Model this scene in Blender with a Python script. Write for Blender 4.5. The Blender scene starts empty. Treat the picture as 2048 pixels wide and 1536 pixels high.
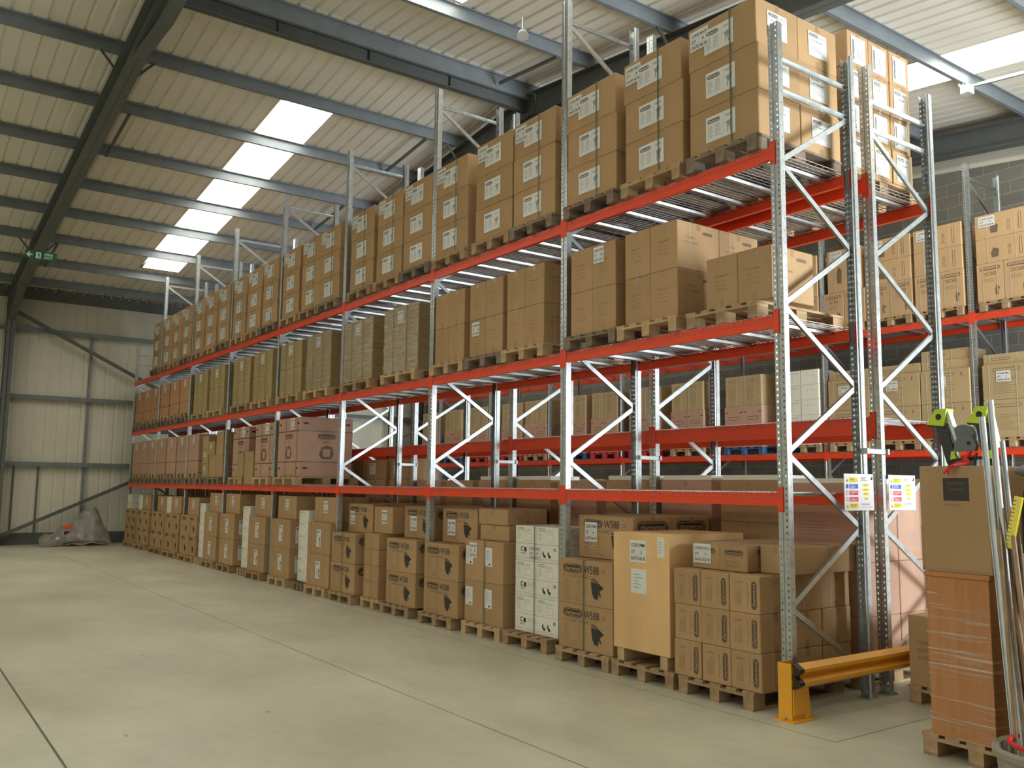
import bpy, bmesh, math, random
from mathutils import Vector, Matrix
random.seed(7)
C = bpy.context.scene.collection
R = math.radians
# ------------------------------------------------------------------ materials
def new_mat(name):
    m = bpy.data.materials.new(name); m.use_nodes = True
    return m, m.node_tree, m.node_tree.nodes['Principled BSDF']
def pmat(name, col, rough=.6, metal=0., var=.12, scale=6., bump=0., stretch=(1,1,1), spec=.5, rnd=0., coord='Object'):
    m, nt, b = new_mat(name)
    N = nt.nodes; L = nt.links
    b.inputs['Roughness'].default_value = rough; b.inputs['Metallic'].default_value = metal
    b.inputs['Specular IOR Level'].default_value = spec
    tc = N.new('ShaderNodeTexCoord'); mp = N.new('ShaderNodeMapping'); mp.inputs['Scale'].default_value = stretch
    L.new(tc.outputs[coord], mp.inputs['Vector'])
    no = N.new('ShaderNodeTexNoise'); no.inputs['Scale'].default_value = scale; no.inputs['Detail'].default_value = 5
    L.new(mp.outputs[0], no.inputs['Vector'])
    mr = N.new('ShaderNodeMapRange'); mr.inputs['From Min'].default_value = .3; mr.inputs['From Max'].default_value = .7
    mr.inputs['To Min'].default_value = 1 - var; mr.inputs['To Max'].default_value = 1 + var
    L.new(no.outputs['Fac'], mr.inputs['Value'])
    val = mr.outputs[0]
    if rnd:
        oi = N.new('ShaderNodeObjectInfo'); r2 = N.new('ShaderNodeMapRange')
        r2.inputs['To Min'].default_value = 1 - rnd; r2.inputs['To Max'].default_value = 1 + rnd
        L.new(oi.outputs['Random'], r2.inputs['Value'])
        mu = N.new('ShaderNodeMath'); mu.operation = 'MULTIPLY'
        L.new(val, mu.inputs[0]); L.new(r2.outputs[0], mu.inputs[1]); val = mu.outputs[0]
    vm = N.new('ShaderNodeVectorMath'); vm.operation = 'SCALE'; vm.inputs[0].default_value = col
    L.new(val, vm.inputs['Scale']); L.new(vm.outputs[0], b.inputs['Base Color'])
    if bump:
        bp = N.new('ShaderNodeBump'); bp.inputs['Strength'].default_value = bump; bp.inputs['Distance'].default_value = .02
        L.new(no.outputs['Fac'], bp.inputs['Height']); L.new(bp.outputs[0], b.inputs['Normal'])
    return m
M = {}
M['card'] = pmat('cardboard', (.41,.262,.128), .75, var=.07, scale=3, rnd=.07, spec=.3)
M['card_tan'] = pmat('tan cardboard', (.50,.33,.17), .75, var=.06, scale=3, rnd=.06, spec=.3)
M['card_khaki'] = pmat('khaki cardboard', (.42,.31,.16), .75, var=.06, scale=3, rnd=.06, spec=.3)
M['card_pink'] = pmat('reddish cardboard', (.47,.29,.20), .7, var=.06, scale=3, rnd=.05, spec=.3)
M['card_olive'] = pmat('olive cardboard', (.37,.27,.13), .75, var=.07, scale=3, rnd=.05, spec=.3)
M['card_orange'] = pmat('orange cardboard', (.46,.245,.12), .75, var=.07, scale=3, rnd=.08, spec=.3)
M['card_white'] = pmat('white cardboard', (.74,.73,.62), .7, var=.05, scale=3, rnd=.03, spec=.3)
M['ply'] = pmat('plywood', (.70,.45,.21), .65, var=.14, scale=2.2, stretch=(1,1,.35), spec=.3)
M['paper'] = pmat('paper label', (.70,.70,.66), .35, var=.03, scale=3)
M['tape'] = pmat('packing tape', (.36,.22,.12), .25, var=.04)
M['ink'] = pmat('black ink', (.030,.026,.022), .6, var=.1)
M['ink2'] = pmat('faded ink', (.16,.10,.06), .7, var=.1)
M['ink3'] = pmat('grey print', (.30,.30,.28), .6, var=.05)
M['red_ink'] = pmat('red print', (.45,.05,.03), .6, var=.05)
M['wood'] = pmat('pallet wood', (.36,.245,.135), .8, var=.22, scale=5, stretch=(3,1,3), rnd=.18, spec=.2)
M['wood_new'] = pmat('fresh pallet wood', (.47,.33,.18), .8, var=.15, scale=5, stretch=(3,1,3), rnd=.08, spec=.2)
M['wood_dark'] = pmat('dark pallet wood', (.22,.17,.12), .85, var=.2, scale=5, stretch=(3,1,3), rnd=.15, spec=.2)
M['pine'] = pmat('wood veneer', (.46,.20,.070), .45, var=.10, scale=4, stretch=(9,9,.6), spec=.4)
M['galv'] = pmat('galvanised steel', (.50,.53,.53), .34, metal=.85, var=.14, scale=14)
M['galv_d'] = pmat('dull galvanised steel', (.44,.47,.47), .42, metal=.8, var=.16, scale=14)
M['wire'] = pmat('galvanised wire', (.50,.50,.50), .4, metal=.7, var=.05)
M['wire_d'] = pmat('dull wire', (.34,.22,.18), .6, metal=.2, var=.05)
M['orange'] = pmat('orange paint', (.78,.060,.012), .42, var=.05, scale=4)
M['yellow'] = pmat('yellow paint', (.80,.38,.025), .42, var=.07, scale=5)
M['steel_dark'] = pmat('dark painted steel', (.10,.11,.105), .55, var=.08)
M['purlin'] = pmat('purlin steel', (.20,.225,.24), .5, metal=.25, var=.1, scale=3)
M['clad'] = pmat('cream cladding', (.62,.60,.49), .5, var=.07, scale=1.2, stretch=(1,1,.3))
M['liner'] = pmat('roof liner', (.70,.66,.58), .5, var=.05, scale=.8)
M['black'] = pmat('black rubber', (.015,.015,.016), .5, var=.1)
M['dark'] = pmat('dark plastic', (.03,.032,.035), .45, var=.1)
M['grey'] = pmat('grey plastic', (.14,.15,.16), .45, var=.1)
M['lime'] = pmat('lime plastic', (.48,.66,.03), .4, var=.05)
M['red'] = pmat('red webbing', (.62,.02,.02), .6, var=.1)
M['redpal'] = pmat('red painted wood', (.42,.03,.03), .7, var=.15)
M['bluepal'] = pmat('blue painted wood', (.03,.09,.22), .7, var=.15)
M['green_strap'] = pmat('green strap', (.06,.14,.09), .3, var=.1)
M['cream_strap'] = pmat('cream strap', (.55,.50,.38), .35, var=.1)
M['brown_strap'] = pmat('brown strap', (.10,.06,.04), .4, var=.1)
M['broom'] = pmat('broom handle wood', (.36,.22,.12), .55, var=.15, scale=8)
M['alu'] = pmat('aluminium channel', (.62,.66,.66), .4, metal=.5, var=.05)
M['sign_white'] = pmat('sign board', (.80,.80,.80), .3, var=.02)
M['sign_yellow'] = pmat('sign yellow', (.80,.66,.02), .3, var=.03)
M['sign_blue'] = pmat('sign blue', (.03,.14,.50), .3, var=.03)
M['sign_red'] = pmat('sign red', (.65,.04,.07), .3, var=.03)
M['sign_green'] = pmat('sign green', (.01,.14,.06), .3, var=.03)
M['cloth'] = pmat('dark canvas', (.02,.02,.024), .9, var=.2)
M['tub'] = pmat('tub plastic', (.28,.25,.18), .6, var=.1)

def block_mat():
    m, nt, b = new_mat('concrete block'); N = nt.nodes; L = nt.links
    tc = N.new('ShaderNodeTexCoord'); sp = N.new('ShaderNodeSeparateXYZ'); cb = N.new('ShaderNodeCombineXYZ')
    L.new(tc.outputs['Object'], sp.inputs[0]); L.new(sp.outputs['X'], cb.inputs[0]); L.new(sp.outputs['Z'], cb.inputs[1])
    br = N.new('ShaderNodeTexBrick'); br.inputs['Scale'].default_value = 1
    br.inputs['Brick Width'].default_value = .45; br.inputs['Row Height'].default_value = .225
    br.inputs['Mortar Size'].default_value = .008; br.inputs['Mortar Smooth'].default_value = .2
    br.inputs['Color1'].default_value = (.16,.155,.13,1); br.inputs['Color2'].default_value = (.20,.19,.16,1)
    br.inputs['Mortar'].default_value = (.30,.28,.22,1)
    L.new(cb.outputs[0], br.inputs['Vector']); L.new(br.outputs['Color'], b.inputs['Base Color'])
    bp = N.new('ShaderNodeBump'); bp.inputs['Strength'].default_value = .4; bp.inputs['Distance'].default_value = .01; bp.invert = True
    L.new(br.outputs['Fac'], bp.inputs['Height']); L.new(bp.outputs[0], b.inputs['Normal'])
    b.inputs['Roughness'].default_value = .9
    return m
M['block'] = block_mat()
def floor_mat():
    m, nt, b = new_mat('polished concrete'); N = nt.nodes; L = nt.links
    tc = N.new('ShaderNodeTexCoord'); sp = N.new('ShaderNodeSeparateXYZ'); L.new(tc.outputs['Object'], sp.inputs[0])
    def noise(sc, det=6, st=(1,1,1)):
        mp = N.new('ShaderNodeMapping'); mp.inputs['Scale'].default_value = st; L.new(tc.outputs['Object'], mp.inputs[0])
        n = N.new('ShaderNodeTexNoise'); n.inputs['Scale'].default_value = sc; n.inputs['Detail'].default_value = det
        L.new(mp.outputs[0], n.inputs[0]); return n
    n1 = noise(.45, 5, (1,1.6,1)); n2 = noise(7, 8); n3 = noise(2.3, 3)
    r = N.new('ShaderNodeValToRGB'); r.color_ramp.elements[0].color = (.43,.42,.31,1); r.color_ramp.elements[1].color = (.55,.54,.41,1)
    r.color_ramp.elements[0].position = .35; r.color_ramp.elements[1].position = .65
    L.new(n1.outputs['Fac'], r.inputs[0])
    mx = N.new('ShaderNodeMix'); mx.data_type = 'RGBA'; mx.blend_type = 'MULTIPLY'; mx.inputs[0].default_value = .25
    L.new(r.outputs[0], mx.inputs[6]); r2 = N.new('ShaderNodeValToRGB'); r2.color_ramp.elements[0].color = (.72,.72,.72,1); r2.color_ramp.elements[0].position=.3; r2.color_ramp.elements[1].position=.6
    L.new(n2.outputs['Fac'], r2.inputs[0]); L.new(r2.outputs[0], mx.inputs[7])
    # small dark scuff marks
    vo = N.new('ShaderNodeTexVoronoi'); vo.inputs['Scale'].default_value = .9; mp = N.new('ShaderNodeMapping'); mp.inputs['Scale'].default_value = (1,2.2,1)
    L.new(tc.outputs['Object'], mp.inputs[0]); L.new(mp.outputs[0], vo.inputs['Vector'])
    lt = N.new('ShaderNodeMath'); lt.operation = 'LESS_THAN'; lt.inputs[1].default_value = .035; L.new(vo.outputs['Distance'], lt.inputs[0])
    mul = N.new('ShaderNodeMath'); mul.operation = 'MULTIPLY'; mul.inputs[1].default_value = .45; L.new(lt.outputs[0], mul.inputs[0])
    # saw-cut joints: lines y=-.34 (x<.65), x=.65 (y>-.34), y=-2.15, y=-4.82
    def m2(op, a, bb):
        n = N.new('ShaderNodeMath'); n.operation = op
        for i, v in enumerate((a, bb)):
            if isinstance(v, (int, float)): n.inputs[i].default_value = v
            else: L.new(v, n.inputs[i])
        return n.outputs[0]
    def line(ax, v, w): return m2('LESS_THAN', m2('ABSOLUTE', m2('SUBTRACT', ax, v), 0), w)
    X, Y = sp.outputs['X'], sp.outputs['Y']
    j = m2('MULTIPLY', line(Y, -.34, .005), m2('LESS_THAN', X, .655))
    j = m2('MAXIMUM', j, m2('MULTIPLY', line(X, .65, .005), m2('GREATER_THAN', Y, -.345)))
    j = m2('MAXIMUM', j, line(Y, -2.15, .006)); j = m2('MAXIMUM', j, line(Y, -4.82, .009))
    fac = m2('MAXIMUM', m2('MULTIPLY', j, .85), mul.outputs[0])
    mj = N.new('ShaderNodeMix'); mj.data_type = 'RGBA'; L.new(fac, mj.inputs[0]); L.new(mx.outputs[2], mj.inputs[6]); mj.inputs[7].default_value = (.06,.05,.035,1)
    L.new(mj.outputs[2], b.inputs['Base Color'])
    rr = N.new('ShaderNodeMapRange'); rr.inputs['To Min'].default_value = .30; rr.inputs['To Max'].default_value = .55
    L.new(n3.outputs['Fac'], rr.inputs['Value']); L.new(rr.outputs[0], b.inputs['Roughness'])
    b.inputs['Specular IOR Level'].default_value = .35
    return m
M['floor'] = floor_mat()
def film_mat(name, dens=.2, stretch=(2,2,30), rough=.12):
    m, nt, b = new_mat(name); N = nt.nodes; L = nt.links
    tc = N.new('ShaderNodeTexCoord'); mp = N.new('ShaderNodeMapping'); mp.inputs['Scale'].default_value = stretch; mp.inputs['Rotation'].default_value = (.06,.08,.1)
    L.new(tc.outputs['Object'], mp.inputs[0]); n = N.new('ShaderNodeTexNoise'); n.inputs['Scale'].default_value = 1.4; n.inputs['Detail'].default_value = 4
    L.new(mp.outputs[0], n.inputs[0])
    r = N.new('ShaderNodeMapRange'); r.inputs['From Min'].default_value = .42; r.inputs['From Max'].default_value = .72
    r.inputs['To Min'].default_value = dens*.4; r.inputs['To Max'].default_value = dens*2.2; L.new(n.outputs['Fac'], r.inputs['Value'])
    bp = N.new('ShaderNodeBump'); bp.inputs['Strength'].default_value = .8; bp.inputs['Distance'].default_value = .03; L.new(n.outputs['Fac'], bp.inputs['Height'])
    tr = N.new('ShaderNodeBsdfTransparent'); gl = N.new('ShaderNodeBsdfGlossy'); gl.inputs['Roughness'].default_value = rough
    L.new(bp.outputs[0], gl.inputs['Normal']); gl.inputs['Color'].default_value = (.9,.9,.88,1)
    mx = N.new('ShaderNodeMixShader'); L.new(r.outputs[0], mx.inputs[0]); L.new(tr.outputs[0], mx.inputs[1]); L.new(gl.outputs[0], mx.inputs[2])
    L.new(mx.outputs[0], N['Material Output'].inputs['Surface']); return m
M['film'] = film_mat('stretch film')
M['sheet'] = pmat('milky plastic sheet', (.33,.31,.27), .3, var=.35, scale=5, bump=.5)
M['sheet'].node_tree.nodes['Principled BSDF'].inputs['Alpha'].default_value = .72
def emit_mat(name, col, st):
    m, nt, b = new_mat(name)
    b.inputs['Base Color'].default_value = (.8,.8,.8,1)
    b.inputs['Emission Color'].default_value = (*col,1); b.inputs['Emission Strength'].default_value = st
    return m
M['skylight'] = emit_mat('translucent rooflight', (1,.97,.86), 9)
M['outside'] = emit_mat('daylight outside', (.9,.95,1), 3)
M['lamp'] = emit_mat('lamp glow', (1,1,.95), 20)
# ------------------------------------------------------------------ mesh building
class MB:
    def __init__(s): s.v = []; s.f = []; s.m = []; s.mats = []
    def mi(s, mat):
        if mat not in s.mats: s.mats.append(mat)
        return s.mats.index(mat)
    def add(s, vs, fs, mat):
        b = len(s.v); k = s.mi(mat); s.v += [tuple(v) for v in vs]
        for f in fs: s.f.append(tuple(b+i for i in f)); s.m.append(k)
    def box(s, x0, x1, y0, y1, z0, z1, mat):
        s.add([(x0,y0,z0),(x1,y0,z0),(x1,y1,z0),(x0,y1,z0),(x0,y0,z1),(x1,y0,z1),(x1,y1,z1),(x0,y1,z1)],
              [(0,3,2,1),(4,5,6,7),(0,1,5,4),(1,2,6,5),(2,3,7,6),(3,0,4,7)], mat)
    def cbox(s, x0, x1, y0, y1, z0, z1, mat, c=.006):
        # chamfered box
        bm = bmesh.new(); bmesh.ops.create_cube(bm, size=1)
        for v in bm.verts: v.co = Vector(((x0+x1)/2+v.co.x*(x1-x0), (y0+y1)/2+v.co.y*(y1-y0), (z0+z1)/2+v.co.z*(z1-z0)))
        bmesh.ops.bevel(bm, geom=bm.edges[:], offset=c, segments=1, affect='EDGES')
        bm.verts.index_update(); s.add([v.co[:] for v in bm.verts], [[v.index for v in f.verts] for f in bm.faces], mat); bm.free()
    def bar(s, p, q, w, h, mat, up=(0,0,1)):
        # box bar from p to q; w across, h along 'up'
        p = Vector(p); q = Vector(q); d = (q-p).normalized(); u = Vector(up); u = (u-d*u.dot(d))
        u = u.normalized() if u.length > 1e-6 else Vector((1,0,0)); a = d.cross(u)
        vs = []
        for c in (p, q):
            for i, j in ((-1,-1),(1,-1),(1,1),(-1,1)): vs.append(c + a*(w/2*i) + u*(h/2*j))
        s.add(vs, [(0,3,2,1),(4,5,6,7),(0,1,5,4),(1,2,6,5),(2,3,7,6),(3,0,4,7)], mat)
    def prism(s, poly, a0, a1, axis, mat):
        # poly: 2D points; extruded along axis 'x','y','z'
        n = len(poly)
        def P(u, v, a): return {'x': (a,u,v), 'y': (u,a,v), 'z': (u,v,a)}[axis]
        vs = [P(u,v,a0) for u,v in poly] + [P(u,v,a1) for u,v in poly]
        fs = [tuple(range(n))[::-1], tuple(range(n,2*n))] + [(i,(i+1)%n,n+(i+1)%n,n+i) for i in range(n)]
        s.add(vs, fs, mat)
    def tube(s, pts, r, mat, n=10, cap=True):
        rs = r if isinstance(r, (list,tuple)) else [r]*len(pts); pts = [Vector(p) for p in pts]; vs = []
        for i, p in enumerate(pts):
            d = (pts[min(i+1,len(pts)-1)] - pts[max(i-1,0)]).normalized()
            a = d.cross(Vector((0,0,1))); a = a.normalized() if a.length > .05 else Vector((1,0,0)); b = d.cross(a)
            for k in range(n): t = 2*math.pi*k/n; vs.append(p + (a*math.cos(t)+b*math.sin(t))*rs[i])
        fs = [(i*n+k, i*n+(k+1)%n, (i+1)*n+(k+1)%n, (i+1)*n+k) for i in range(len(pts)-1) for k in range(n)]
        if cap: fs += [tuple(range(n))[::-1], tuple(range((len(pts)-1)*n, len(pts)*n))]
        s.add(vs, fs, mat)
    def mesh(s, name):
        me = bpy.data.meshes.new(name); me.from_pydata(s.v, [], s.f)
        for m in s.mats: me.materials.append(M[m])
        me.polygons.foreach_set('material_index', s.m); me.update(); return me
def link(name, me, parent=None, loc=(0,0,0), rz=0):
    o = bpy.data.objects.new(name, me); C.objects.link(o); o.location = loc; o.rotation_euler = (0,0,rz)
    if parent: o.parent = parent
    return o
labels_used = {}
def tag(o, label, cat, group=None):
    n = len(label.replace(',', ' ').split())
    if n < 4 or n > 16: print('LABEL LENGTH', n, label)
    if label in labels_used: print('DUP LABEL', label)
    labels_used[label] = 1
    o['label'] = label; o['category'] = cat
    if group: o['group'] = group
    return o
def struct(name, mb, parent=None):
    o = link(name, mb.mesh(name) if isinstance(mb, MB) else mb, parent)
    if not parent: o['kind'] = 'structure'
    return o
def empty(name, loc=(0,0,0), rz=0):
    o = bpy.data.objects.new(name, None); C.objects.link(o); o.location = loc; o.rotation_euler = (0,0,rz); o.empty_display_size = .1; return o
ORD = ['zeroth','first','second','third','fourth','fifth','sixth','seventh','eighth','ninth','tenth','eleventh','twelfth','thirteenth','fourteenth','fifteenth','sixteenth','seventeenth','eighteenth','nineteenth','twentieth','twenty-first','twenty-second','twenty-third','twenty-fourth','twenty-fifth']
# ------------------------------------------------------------------ flat print (text, logos) on faces
_tc = {}
def text2d(s, bold=0.):
    if (s,bold) in _tc: return _tc[(s,bold)]
    cu = bpy.data.curves.new('t', 'FONT'); cu.body = s; cu.size = 1; cu.resolution_u = 2; cu.offset = bold; cu.fill_mode = 'FRONT'
    ob = bpy.data.objects.new('t', cu); C.objects.link(ob)
    dg = bpy.context.evaluated_depsgraph_get(); me = bpy.data.meshes.new_from_object(ob.evaluated_get(dg))
    vs = [(v.co.x, v.co.y) for v in me.vertices]; fs = [tuple(p.vertices) for p in me.polygons]
    bpy.data.objects.remove(ob); bpy.data.curves.remove(cu); bpy.data.meshes.remove(me)
    x0 = min(v[0] for v in vs); x1 = max(v[0] for v in vs)
    vs = [(x-x0, y) for x, y in vs]; _tc[(s,bold)] = (vs, fs, x1-x0); return _tc[(s,bold)]
class Face:
    """a printing plane on a mesh: origin O, right axis U, up axis V, normal N"""
    def __init__(s, mb, O, U, V, N): s.mb = mb; s.O = Vector(O); s.U = Vector(U); s.V = Vector(V); s.N = Vector(N)
    def p(s, u, v, k): return s.O + s.U*u + s.V*v + s.N*(.0008*k)
    def poly(s, pts, mat, k=1): s.mb.add([s.p(u,v,k) for u,v in pts], [tuple(range(len(pts)))], mat)
    def rect(s, u0, v0, u1, v1, mat, k=1): s.poly([(u0,v0),(u1,v0),(u1,v1),(u0,v1)], mat, k)
    def text(s, t, u, v, h, mat, w=None, k=1, rot=False, bold=0.):
        vs, fs, wd = text2d(t, bold); sy = h/.69; sx = (w/wd) if w else sy
        q = [((-y*sy, x*sx) if rot else (x*sx, y*sy)) for x, y in vs]
        s.mb.add([s.p(u+a, v+b, k) for a, b in q], fs, mat)
    def pill(s, u, v, w, h, mat, k=1, rot=False, n=6):
        r = h/2; pts = []
        for cx, a0 in ((w-r, -90), (r, 90)):
            for i in range(n+1): a = R(a0+180*i/n); pts.append((cx+r*math.cos(a), r+r*math.sin(a)))
        if rot: pts = [(-b, a) for a, b in pts]
        s.poly([(u+a, v+b) for a, b in pts], mat, k)
    def logo(s, u, v, w, h, card, rot=False, ring=True):
        s.pill(u, v, w, h, 'ink', 1, rot)
        i = h*.09
        if ring:
            if rot: s.pill(u-i, v+i, w-2*i, h-2*i, card, 2, rot); s.pill(u-i*1.8, v+i*1.8, w-3.6*i, h-3.6*i, 'ink', 3, rot)
            else: s.pill(u+i, v+i, w-2*i, h-2*i, card, 2); s.pill(u+i*1.8, v+i*1.8, w-3.6*i, h-3.6*i, 'ink', 3)
        tw = w-h*.75
        if rot: s.text('charnwood', u-h*.30, v+h*.38, h*.46, card, tw, 4, True, .03)
        else: s.text('charnwood', u+h*.38, v+h*.28, h*.46, card, tw, 4, False, .03)
    def lines(s, u, v, w, n, dv, mat, th=.004, k=1, seed=1, rot=False):
        rn = random.Random(seed)
        for i in range(n):
            ww = w*rn.uniform(.55,1)
            if rot: s.rect(u+i*dv, v, u+i*dv+th, v+ww, mat, k)
            else: s.rect(u, v-i*dv, u+ww, v-i*dv+th, mat, k)
def front(mb, w, d): return Face(mb, (-w/2,-d/2,0), (1,0,0), (0,0,1), (0,-1,0))
def side(mb, w, d): return Face(mb, (w/2,-d/2,0), (0,1,0), (0,0,1), (1,0,0))
def back(mb, w, d): return Face(mb, (w/2,d/2,0), (-1,0,0), (0,0,1), (0,1,0))
def carton_mb(w, d, h, card, tape=True, c=.006):
    mb = MB(); mb.cbox(-w/2,w/2,-d/2,d/2,0,h,card,c)
    if tape:
        mb.add([(-w/2,-.028,h+.0006),(w/2,-.028,h+.0006),(w/2,.028,h+.0006),(-w/2,.028,h+.0006)], [(0,1,2,3)], 'tape')
        f = side(mb, w, d); f.rect(d/2-.025, h-.07, d/2+.025, h-.002, 'tape'); f.rect(d/2-.025, .002, d/2+.025, .06, 'tape')
    return mb
def machine_print(f, u, v, s):
    f.poly([(u,v+.95*s),(u+.25*s,v+1.02*s),(u+.62*s,v+.88*s),(u+.55*s,v+.80*s),(u+.2*s,v+.86*s)], 'ink2', 1)
    f.poly([(u+.08*s,v+.85*s),(u+.50*s,v+.80*s),(u+.62*s,v+.82*s),(u+.98*s,v+.62*s),(u+.80*s,v+.50*s),(u+.70*s,v+.45*s),(u+.80*s,v+.18*s),(u+.72*s,v+.2*s),(u+.62*s,v+.32*s),(u+.56*s,v),(u+.50*s,v+.08*s),(u+.34*s,v+.08*s),(u+.16*s,v+.3*s)], 'ink', 2)
def sheet_label(w, h, kind, code='W619', qty='4', date='06/18'):
    """paper sticker mesh in local XZ plane facing -Y, origin lower-left"""
    mb = MB(); mb.box(0,w,-.0006,0,0,h,'paper'); f = Face(mb,(0,-.0007,0),(1,0,0),(0,0,1),(0,-1,0))
    if kind == 'code':
        f.text('CODE '+code, w*.08, h*.70, h*.15, 'ink', w*.84, 1, bold=.02)
        f.text('QTY', w*.08, h*.40, h*.15, 'ink', w*.26, 1, bold=.02); f.text(qty, w*.66, h*.40, h*.15, 'ink', None, 1, bold=.02)
        f.text('DATE '+date, w*.08, h*.10, h*.15, 'ink', w*.84, 1, bold=.02)
        f.rect(w*.04,h*.62,w*.96,h*.63,'ink3'); f.rect(w*.04,h*.32,w*.96,h*.33,'ink3'); f.rect(w*.52,h*.33,w*.53,h*.62,'ink3')
    elif kind == 'saw':
        f.logo(w*.05, h*.72, w*.44, h*.17, 'paper'); f.text(code, w*.66, h*.76, h*.10, 'ink2', w*.24)
        f.rect(w*.60,h*.04,w*.605,h*.96,'ink3'); f.lines(w*.07,h*.60,w*.2,9,h*.055,'ink3',h*.018,1,3); f.lines(w*.32,h*.60,w*.2,9,h*.055,'ink3',h*.018,1,5)
        f.poly([(w*.68,h*.55),(w*.90,h*.62),(w*.88,h*.44),(w*.84,h*.40),(w*.86,h*.14),(w*.83,h*.14),(w*.80,h*.36),(w*.77,h*.36),(w*.75,h*.14),(w*.72,h*.14),(w*.73,h*.42)], 'ink3', 1)
    elif kind == 'side':
        f.logo(w*.06, h*.80, w*.5, h*.13, 'paper'); f.text(code, w*.62, h*.80, h*.10, 'ink3', w*.3)
        f.text('10" TABLE SAW', w*.2, h*.62, h*.07, 'ink2', w*.6); f.lines(w*.12,h*.42,w*.7,5,h*.05,'ink3',h*.015,1,3)
    elif kind == 'tall':
        f.logo(w*.1, h*.80, w*.62, h*.12, 'paper'); f.lines(w*.12,h*.68,w*.45,9,h*.06,'ink3',h*.02,1,8)
        f.poly([(w*.62,h*.3),(w*.86,h*.36),(w*.84,h*.6),(w*.66,h*.55)], 'ink2', 1); f.poly([(w*.66,h*.1),(w*.84,h*.1),(w*.78,h*.3),(w*.70,h*.3)], 'ink2', 1)
    elif kind == 'vert':
        f.logo(w*.22, h*.12, h*.76, w*.13, 'paper', True); f.lines(w*.42,h*.2,h*.5,5,w*.09,'ink3',w*.03,1,8,True)
    elif kind == 'bar':
        f.text('+', w*.18, h*.10, h*.10, 'ink'); f.rect(w*.55,h*.06,w*.75,h*.16,'ink'); f.lines(w*.15,h*.85,w*.6,8,h*.07,'ink3',h*.02,1,8)
    else:
        f.lines(w*.15,h*.75,w*.6,5,h*.13,'ink3',h*.03,1,8)
    return mb.mesh('label_'+kind)
LB = {}
def lab(kind, w, h, **k):
    key = (kind, w, h, tuple(sorted(k.items())))
    if key not in LB: LB[key] = sheet_label(w, h, kind, **k)
    return LB[key]
class CT:
    name = 'carton'
    # a carton type: mesh plus sticker list
    def __init__(s, w, d, h, mb, noun, stickers=()): s.w=w; s.d=d; s.h=h; s.me=mb.mesh('carton_body') if isinstance(mb, MB) else mb; s.noun=noun; s.st=list(stickers)
def put(ct, x, y, z, label, group, rz=0., extra=(), cat='box'):
    o = link(ct.name, ct.me, None, (x,y,z), rz); tag(o, label, cat, group)
    for me, fc, u, v, tilt in list(ct.st)+list(extra):
        if fc == 'f': c = link('label_sheet', me, o, (-ct.w/2+u, -ct.d/2-.004, v), 0); c.rotation_euler = (0,tilt,0)
        elif fc == 'b': c = link('label_sheet', me, o, (ct.w/2-u, ct.d/2+.004, v), math.pi)
        else: c = link('label_sheet', me, o, (ct.w/2+.004, -ct.d/2+u, v), math.pi/2)
    return o
WX = {1:[''], 2:['left','right'], 3:['left','centre','right'], 4:['far left','inner left','inner right','far right']}
WZ = {1:[''], 2:['lower','upper'], 3:['bottom','middle','top'], 4:['bottom','second','third','top'], 5:['bottom','second','third','fourth','top'], 6:['bottom','second','third','fourth','fifth','top']}
WY = {1:[''], 2:['front','rear'], 3:['front','mid','rear'], 4:['front','second','third','rear']}
def stack(ct, x0, y0, z0, nx, ny, nz, where, group, gap=.004, jit=.003, first=None, topst=None, skip=None, lead='', gz=.0015):
    """cartons: x0 left edge, y0 front face"""
    for k in range(nz):
        for j in range(ny):
            for i in range(nx):
                if skip and skip(i,j,k): continue
                x = x0+ct.w/2+i*(ct.w+gap)+random.uniform(-jit,jit); y = y0+ct.d/2+j*(ct.d+gap)+random.uniform(-jit,jit)*.6
                q = ' '.join(t for t in (WY[ny][j], WX[nx][i], WZ[nz][k]) if t)
                nm = ct.noun + (' at '+q if q else '') + ', ' + where
                ex = []
                if topst and k == nz-1 and j == 0 and i == 0: ex = [topst]
                put(ct, x, y, z0+k*(ct.h+gz), nm, group, random.uniform(-.004,.004), ex)
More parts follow.
